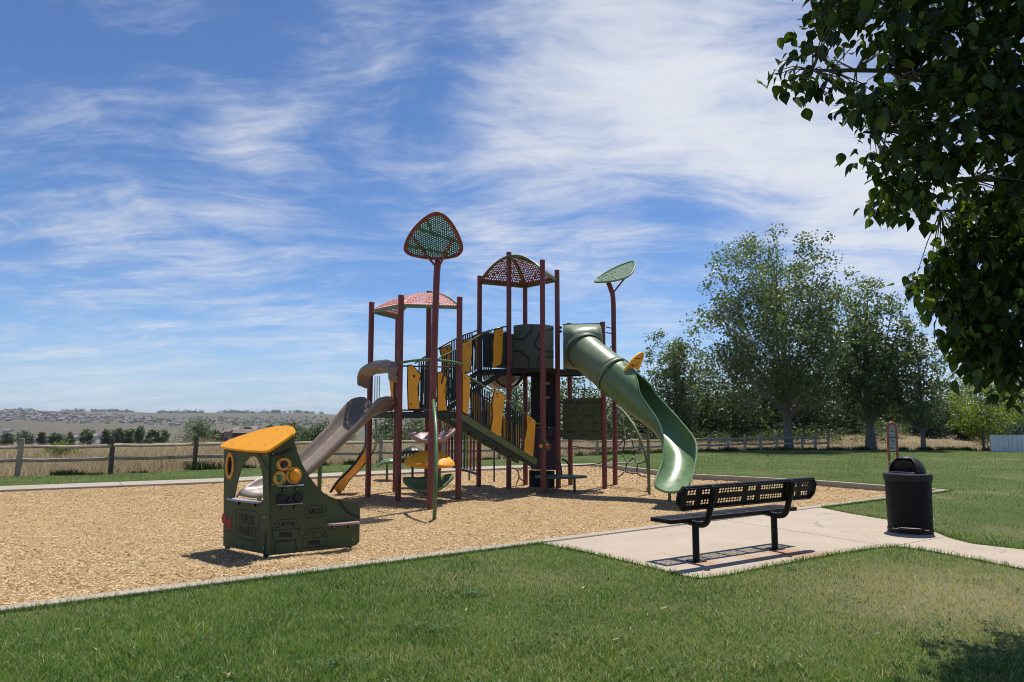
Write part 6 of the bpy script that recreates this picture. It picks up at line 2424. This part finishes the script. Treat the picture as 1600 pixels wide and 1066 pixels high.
for i, (px, Y, ytop, wd_, kd, lab) in enumerate(val):
    x_ = P(px, 680, Y).x
    zz_ = float(terrain_h([x_], [Y])[0])
    h = P(px, ytop, Y).z - zz_
    k = i % 3 if kd == 'dark' else 3 + i % 2
    rad_ = wd_ / F_PX * Y * (0.85 + 0.3 * math.sin(i * 2.7))
    if protos[k] is None:
        t_ = tree_mesh('valley_tree', lab, 'tree', Vector((x_, Y, zz_)), h, rad_, 0.3, 2200, 0.8, kd, 200 + i, 0.06, 'oval', 16, (0, 0), 'trees down in the valley', clump=0.30)
        protos[k] = (t_, h, rad_)
    else:
        src, h0, rad0_ = protos[k]
        copy_thing(src, (x_, Y, zz_), i * 1.3, (rad_ / rad0_, rad_ / rad0_, h / h0), lab, 'tree', 'trees down in the valley')

# ================================================================== FAR BUILDINGS
M['wall_brown'] = mat('dark_red_brown_wall', (0.10, 0.062, 0.058), 0.8, 0.2, 0.5)
M['wall_tan'] = mat('tan_wall', (0.34, 0.24, 0.17), 0.8, 0.1, 0.5)
M['roof_grey'] = mat('grey_roof', (0.22, 0.20, 0.20), 0.8, 0.12, 0.2)
M['roof_brown'] = mat('brown_roof', (0.17, 0.13, 0.11), 0.8, 0.12, 0.2)
M['wall_pale'] = mat('pale_wall', (0.50, 0.46, 0.42), 0.8, 0.08, 0.2)
M['wall_beige'] = mat('beige_wall', (0.36, 0.31, 0.26), 0.8, 0.08, 0.2)
M['window_dark'] = mat('dark_window', (0.03, 0.035, 0.04), 0.2, 0.1, 0.5)


def house(name, label, cat, loc, L, D, Hw, Hr, yaw, wm, rm, group=None, windows=0):
    root = thing(name, loc, label, cat, group)
    ax = Vector((math.cos(yaw), math.sin(yaw), 0))
    ay = Vector((-math.sin(yaw), math.cos(yaw), 0))
    c = Vector(loc)
    wb = MB().box(c + Vector((0, 0, Hw / 2 - 0.5)), L, D, Hw + 1.0, ax).build('wall', M[wm], root, smooth=0)
    mb = MB()
    e = 0.5
    pr = [(-D / 2 - e, Hw - 0.1), (0, Hw + Hr), (D / 2 + e, Hw - 0.1)]
    vs = [c + ax * (s * (L / 2 + e)) + ay * a + Vector((0, 0, z)) for s in (-1, 1) for a, z in pr]
    mb.add(vs, [(0, 1, 4, 3), (1, 2, 5, 4), (0, 3, 5, 2), (0, 2, 1), (3, 4, 5)])
    mb.build('roof', M[rm], root, smooth=0)
    for i in range(windows):
        t = (i + 0.5) / windows - 0.5
        MB().box(c + ax * (t * L) - ay * (D / 2 + 0.02) + Vector((0, 0, Hw * 0.55)), 1.4, 0.08, 1.5, ax).build('window', M['window_dark'], root, smooth=0)
    return root


Yb = 300
xb = P(379, 690, Yb).x
zb2 = float(terrain_h([xb], [Yb])[0])
house('barn', 'long low dark red brown building behind the yellow roof', 'building', (xb, Yb, zb2), 13.5, 8, P(379, 676, Yb).z - zb2, 1.4, 0.05, 'wall_brown', 'roof_brown', windows=4)
xb = P(356, 690, Yb - 8).x
house('shed', 'narrow tan building at the left end of the dark red brown one', 'building', (xb, Yb - 8, zb2), 1.9, 4, P(356, 674, Yb - 8).z - zb2, 0.6, 0.0, 'wall_tan', 'roof_brown', windows=1)
for i, (px, Y, wdt, ytop, lab) in enumerate(((398, 470, 10, 668, 'white low house left of centre above the yellow roof'), (370, 480, 6, 669, 'small white house above the dark red brown building'), (417, 500, 7, 668, 'small white house near the far dark trees above the yellow roof'),
                                             (150, 520, 11, 679, 'small white house among valley trees left of the second fence post'), (118, 560, 9, 681, 'pale house low among the valley trees between the first two posts'), (20, 540, 9, 684, 'pale house under the dark trees at the far left'), (60, 560, 8, 684, 'pale house right of the leftmost fence post'), (12, 900, 10, 671, 'lone white house in the plain at the far left'))):
    x_ = P(px, 680, Y).x
    zz_ = float(terrain_h([x_], [Y])[0])
    zz_ = max(zz_, P(px, ytop, Y).z - 5.0)
    house('house', lab, 'house', (x_, Y, zz_), wdt / F_PX * Y, 9, max(2.2, P(px, ytop, Y).z - zz_ - 1.0), 1.6, 0.1 * (i % 3), 'wall_pale', 'roof_grey', 'pale houses in the valley')

# hillside suburb: each house an object, meshes shared
hm_ = []
for j, (wm, rm) in enumerate((('wall_pale', 'roof_grey'), ('wall_beige', 'roof_brown'), ('wall_pale', 'roof_brown'), ('wall_beige', 'roof_grey'))):
    mb = MB()
    L, D, Hw, Hr = 11, 8, 4.2, 2.2
    mb.box((0, 0, Hw / 2 - 2), L, D, Hw + 4)
    nwall = len(mb.f)
    e = 0.6
    vs = [(s * (L / 2 + e), a, z) for s in (-1, 1) for a, z in ((-D / 2 - e, Hw - 0.3), (0, Hw + Hr), (D / 2 + e, Hw - 0.3))]
    mb.add(vs, [(0, 1, 4, 3), (1, 2, 5, 4), (0, 3, 5, 2), (0, 2, 1), (3, 4, 5)])
    o = mb.build('suburb_house', M[wm], None, smooth=0)
    o.data.materials.append(M[rm])
    for k, p in enumerate(o.data.polygons):
        p.material_index = 1 if k >= nwall else 0
    hm_.append(o.data)
    bpy.data.objects.remove(o)
rs = random.Random(3)
cnt = 0
tree_c = []
while cnt < 285:
    Y = rs.uniform(2150, 3250)
    px = rs.uniform(-30, 450)
    row = Y - (Y % 95) + rs.uniform(-9, 9)
    if px > 300 and row < 2500:
        continue
    if px > 250 and rs.random() < 0.35:
        continue
    x_ = P(px, 660, row).x
    zz_ = float(terrain_h([x_], [row])[0])
    o = bpy.data.objects.new('suburb_house', rs.choice(hm_))
    COL.objects.link(o)
    o.location = (x_, row, zz_)
    o.rotation_euler = (0, 0, rs.choice((0, 0.1, 1.57, -0.15)) + rs.uniform(-0.1, 0.1))
    s_ = rs.uniform(0.85, 1.35)
    o.scale = (s_, s_, s_)
    tag(o, 'one of the tiny pale houses crowding the far hillside below the horizon', 'house', 'far suburb houses on the hillside')
    cnt += 1
# trees between the far houses and along the ridge read as one mass
def far_trees(name, spots, sz, k=34, leaf=0.42):
    rg = np.random.default_rng(5)
    q = []
    for (x_, y_, s_) in spots:
        z_ = float(terrain_h([x_], [y_])[0])
        c = rg.normal(0, 1, (k, 3)) * np.array([s_ * 0.38, s_ * 0.38, s_ * 0.26]) + np.array([x_, y_, z_ + s_ * 0.45])
        q.append(leaf_quads(c, s_ * leaf, rg))
    v = np.concatenate(q, 0)
    return np_mesh(name, v, [(0, 1, 2, 3)], LEAF['dark'], rg.random(len(v)), 'stuff')


sp_ = []
for _ in range(520):
    Y = rs.uniform(2050, 3350)
    px = rs.uniform(-60, 520)
    sp_.append((P(px, 660, Y).x, Y - (Y % 95) + rs.uniform(14, 40), rs.uniform(5, 9)))
far_trees('suburb_trees', sp_, 8)
sp_ = []
for _ in range(420):
    px = rs.uniform(-80, 720)
    if mnoise.noise(Vector((px * 0.02, 0, 0))) < -0.12:
        continue
    Y = rs.uniform(4000, 4350)
    sp_.append((P(px, 648, Y).x, Y, rs.uniform(9, 20)))
far_trees('ridge_trees', sp_, 14)
sp_ = []
for _ in range(14):
    px = rs.uniform(-60, 640)
    Y = rs.uniform(430, 720)
    sp_.append((P(px, 680, Y).x, Y, rs.uniform(4, 8)))
far_trees('valley_scrub', sp_, 6)
# low scrub and weeds under the treeline on the right
sp_ = []
for _ in range(420):
    px = rs.uniform(600, 1420)
    Y = rs.uniform(46, 72)
    sp_.append((P(px, 680, Y).x, Y, rs.uniform(0.7, 2.0) if px < 900 or Y > 55 else rs.uniform(0.5, 1.3)))
for _ in range(160):
    px = rs.uniform(1080, 1420)
    Y = rs.uniform(58, 76)
    sp_.append((P(px, 680, Y).x, Y, rs.uniform(2.4, 3.6)))
far_trees('treeline_scrub', sp_, 1.5, 150, 0.12)

# ================================================================== NEAR TREE AT THE UPPER RIGHT
rt = random.Random(17)
base = Vector((6.4, 5.6, -0.03))
NT1 = thing('shade_tree', base, 'large dark broad leaved tree overhanging the lawn from the upper right', 'tree')
tk = MB()
tk.tube(catmull([base + Vector((0, 0, -0.2)), base + Vector((0.03, 0, 1.2)), base + Vector((-0.05, 0.05, 2.6)), base + Vector((0, 0.1, 4.4)), base + Vector((0.1, 0.1, 7.2))], 4), [0.24, 0.20, 0.19, 0.185, 0.18, 0.175, 0.17, 0.165, 0.16, 0.15, 0.14, 0.12, 0.11, 0.09, 0.07, 0.05, 0.03], 12)
tk.build('trunk', M['bark'], NT1, smooth=40)
edge_poly = [(1245, -60), (1250, 60), (1283, 75), (1262, 100), (1203, 112), (1215, 135), (1292, 152), (1305, 120), (1330, 165), (1352, 170), (1330, 240), (1390, 262), (1408, 250), (1370, 320), (1378, 345), (1450, 322), (1478, 285), (1500, 300), (1510, 330), (1480, 360), (1470, 395), (1425, 430), (1430, 452), (1470, 478), (1478, 520), (1505, 540), (1515, 560), (1520, 592), (1556, 600), (1570, 612), (1640, 600), (1800, 560), (1950, 500), (2050, -400), (1500, -420), (1240, -300)]
core_poly = edge_poly
clusters = []
tries = 0
while len(clusters) < 1750 and tries < 60000:
    tries += 1
    px, py = rt.uniform(1190, 2000), rt.uniform(-380, 620)
    if not in_poly([px], [py], edge_poly)[0]:
        continue
    # sparser pockets where the sky shows through
    if mnoise.noise(Vector((px * 0.016, py * 0.016, 7))) > 0.30 and px < 1530:
        continue
    dmid = 4.75 if py < 240 else 4.75 + 1.0 * min(1, (py - 240) / 150)
    clusters.append((P(px, py, rt.uniform(dmid - 0.5, dmid + (0.55 if py > 200 else 0.45))), px, py))
for _ in range(230):
    px, py = rt.uniform(1450, 1660), rt.uniform(330, 575)
    if in_poly([px], [py], edge_poly)[0]:
        clusters.append((P(px, py, rt.uniform(5.2, 5.9)), px, py))
for _ in range(60):
    px, py = rt.uniform(1400, 1640), rt.uniform(-20, 330)
    if in_poly([px], [py], edge_poly)[0]:
        clusters.append((P(px, py, rt.uniform(4.3, 5.2)), px, py))
hand_tips = [(1212, 118), (1232, 112), (1250, 118), (1266, 132), (1290, 135), (1270, 52), (1262, 25), (1285, 40), (1340, 150), (1352, 175), (1340, 225), (1360, 235), (1385, 250), (1378, 325), (1392, 310), (1412, 300), (1440, 312), (1432, 438), (1447, 455), (1462, 440), (1475, 420), (1465, 470), (1480, 490), (1500, 525), (1515, 560), (1530, 590), (1485, 345), (1498, 320), (1560, 596), (1583, 606)]
for px, py in hand_tips:
    dmid = 4.7 if py < 240 else 4.7 + 0.9 * min(1, (py - 240) / 150)
    clusters.append((P(px, py, dmid), px, py))
# limbs and twigs: each twig end joins the nearest limb
limbs = []
for hz_, ends in ((2.3, [(1560, 560, 5.6), (1500, 470, 5.7), (1600, 420, 5.6)]), (2.9, [(1470, 330, 5.4), (1420, 280, 5.1), (1640, 300, 5.3)]), (3.5, [(1360, 200, 4.9), (1400, 120, 4.8), (1600, 160, 4.9)]), (4.1, [(1270, 110, 4.7), (1290, 20, 4.7), (1500, -60, 4.8)]), (4.8, [(1400, -200, 4.7), (1650, -250, 4.9)])):
    for e in ends:
        st_ = base + Vector((0, 0.05, hz_))
        en = P(*e)
        mid1 = st_.lerp(en, 0.35) + Vector((0, rt.uniform(-0.2, 0.2), 0.25))
        mid2 = st_.lerp(en, 0.7) + Vector((0, rt.uniform(-0.15, 0.15), 0.12))
        pts = catmull([st_, mid1, mid2, en], 6)
        limbs.append(pts)
        n_ = len(pts)
        MB().tube(pts, [0.055 * (1 - 0.88 * q / (n_ - 1)) + 0.003 for q in range(n_)], 8, caps=False).build('limb', M['bark'], NT1, smooth=60)
allp = [p for l in limbs for p in l]
tw = MB()
for c, px, py in clusters:
    if px > 1720 or py < -120:
        continue
    near_p = min(allp, key=lambda q: (q - c).length_squared)
    tw.tube([near_p, near_p.lerp(c, 0.55) + Vector((0, 0, 0.03)), c], [0.006, 0.004, 0.002], 4, caps=False)
o = tw.build('twigs', M['bark'], NT1, smooth=60)
o['kind'] = 'stuff'


def leaf_shape(sz, curl):
    """heart-shaped leaf, folded along its midrib, with a pointed tip; 14 triangles"""
    prof = [(0.0, 0.0), (0.10, 0.24), (0.28, 0.37), (0.48, 0.35), (0.68, 0.23), (0.85, 0.09), (1.0, 0.0)]
    vs, fs = [], []
    for (t, w_) in prof:
        z = -curl * t * t
        vs += [(t * sz, -w_ * sz, (z + 0.30 * w_) * sz), (t * sz, 0, z * sz), (t * sz, w_ * sz, (z + 0.30 * w_) * sz)]
    for i in range(len(prof) - 1):
        a, b = i * 3, (i + 1) * 3
        fs += [(a, b, b + 1, a + 1), (a + 1, b + 1, b + 2, a + 2)]
    return np.array(vs), fs


leaf_defs = []
for c, px, py in clusters:
    for k in range(10 if px > 1330 or py < 40 else 6):
        off = Vector((rt.gauss(0, 0.055), rt.gauss(0, 0.07), rt.gauss(-0.02, 0.055)))
        pos = c + off
        yaw = rt.uniform(0, 2 * math.pi)
        pitch = rt.gauss(0.85, 0.45)
        roll = rt.gauss(0, 0.5)
        leaf_defs.append((pos, yaw, pitch, roll, rt.choice((0.052, 0.066, 0.082, 0.096, 0.11)) * rt.uniform(0.9, 1.1), px, py))
shapes = [leaf_shape(1.0, 0.18), leaf_shape(1.0, 0.35), leaf_shape(1.0, 0.05)]


def leaf_matrix(pos, yaw, pitch, roll):
    return Matrix.Translation(pos) @ Matrix.Rotation(yaw, 4, 'Z') @ Matrix.Rotation(pitch, 4, 'Y') @ Matrix.Rotation(roll, 4, 'X')


# largest, outermost leaves as their own objects
def openness(d):
    return (0 if (1195 < d[5] < 1600 and -5 < d[6] < 620) else 1000) + (d[0] - Vector((0, 0, CAM_H))).length * 10 + max(0, (d[5] - 1300)) * 0.12


order = sorted(range(len(leaf_defs)), key=lambda i: openness(leaf_defs[i]))
own = set(order[:290])
leaf_me = []
for si, (vs, fs) in enumerate(shapes):
    for v_ in range(3):
        me = bpy.data.meshes.new('leaf')
        me.from_pydata([tuple(p) for p in vs], [], fs)
        a = me.attributes.new('shade', 'FLOAT', 'POINT')
        a.data.foreach_set('value', np.full(len(vs), (0.2, 0.5, 0.85)[v_], np.float32))
        me.polygons.foreach_set('use_smooth', [True] * len(fs))
        me.materials.append(LEAF['near'])
        leaf_me.append(me)
groups = {0: [], 1: [], 2: []}
for i, (pos, yaw, pitch, roll, sz, px, py) in enumerate(leaf_defs):
    mtx = leaf_matrix(pos, yaw, pitch, roll)
    if i in own:
        o = bpy.data.objects.new('leaf', leaf_me[rt.randrange(9)])
        COL.objects.link(o)
        o.parent = NT1
        o.matrix_local = Matrix.Translation(-base) @ mtx @ Matrix.Scale(sz, 4)
    else:
        groups[i % 3].append(np.array(mtx @ Matrix.Scale(sz, 4)))
allv, alls = [], []
for g_ in groups:
    vs, fs = shapes[g_]
    hom = np.concatenate([vs, np.ones((len(vs), 1))], 1)
    mats = np.stack(groups[g_])
    allv.append(np.einsum('nij,kj->nki', mats, hom)[..., :3] - np.array(tuple(base)))
vv = np.concatenate(allv, 0)
np_mesh('foliage', vv, shapes[0][1], LEAF['near'], np.random.default_rng(4).random(len(vv)), 'stuff', NT1)
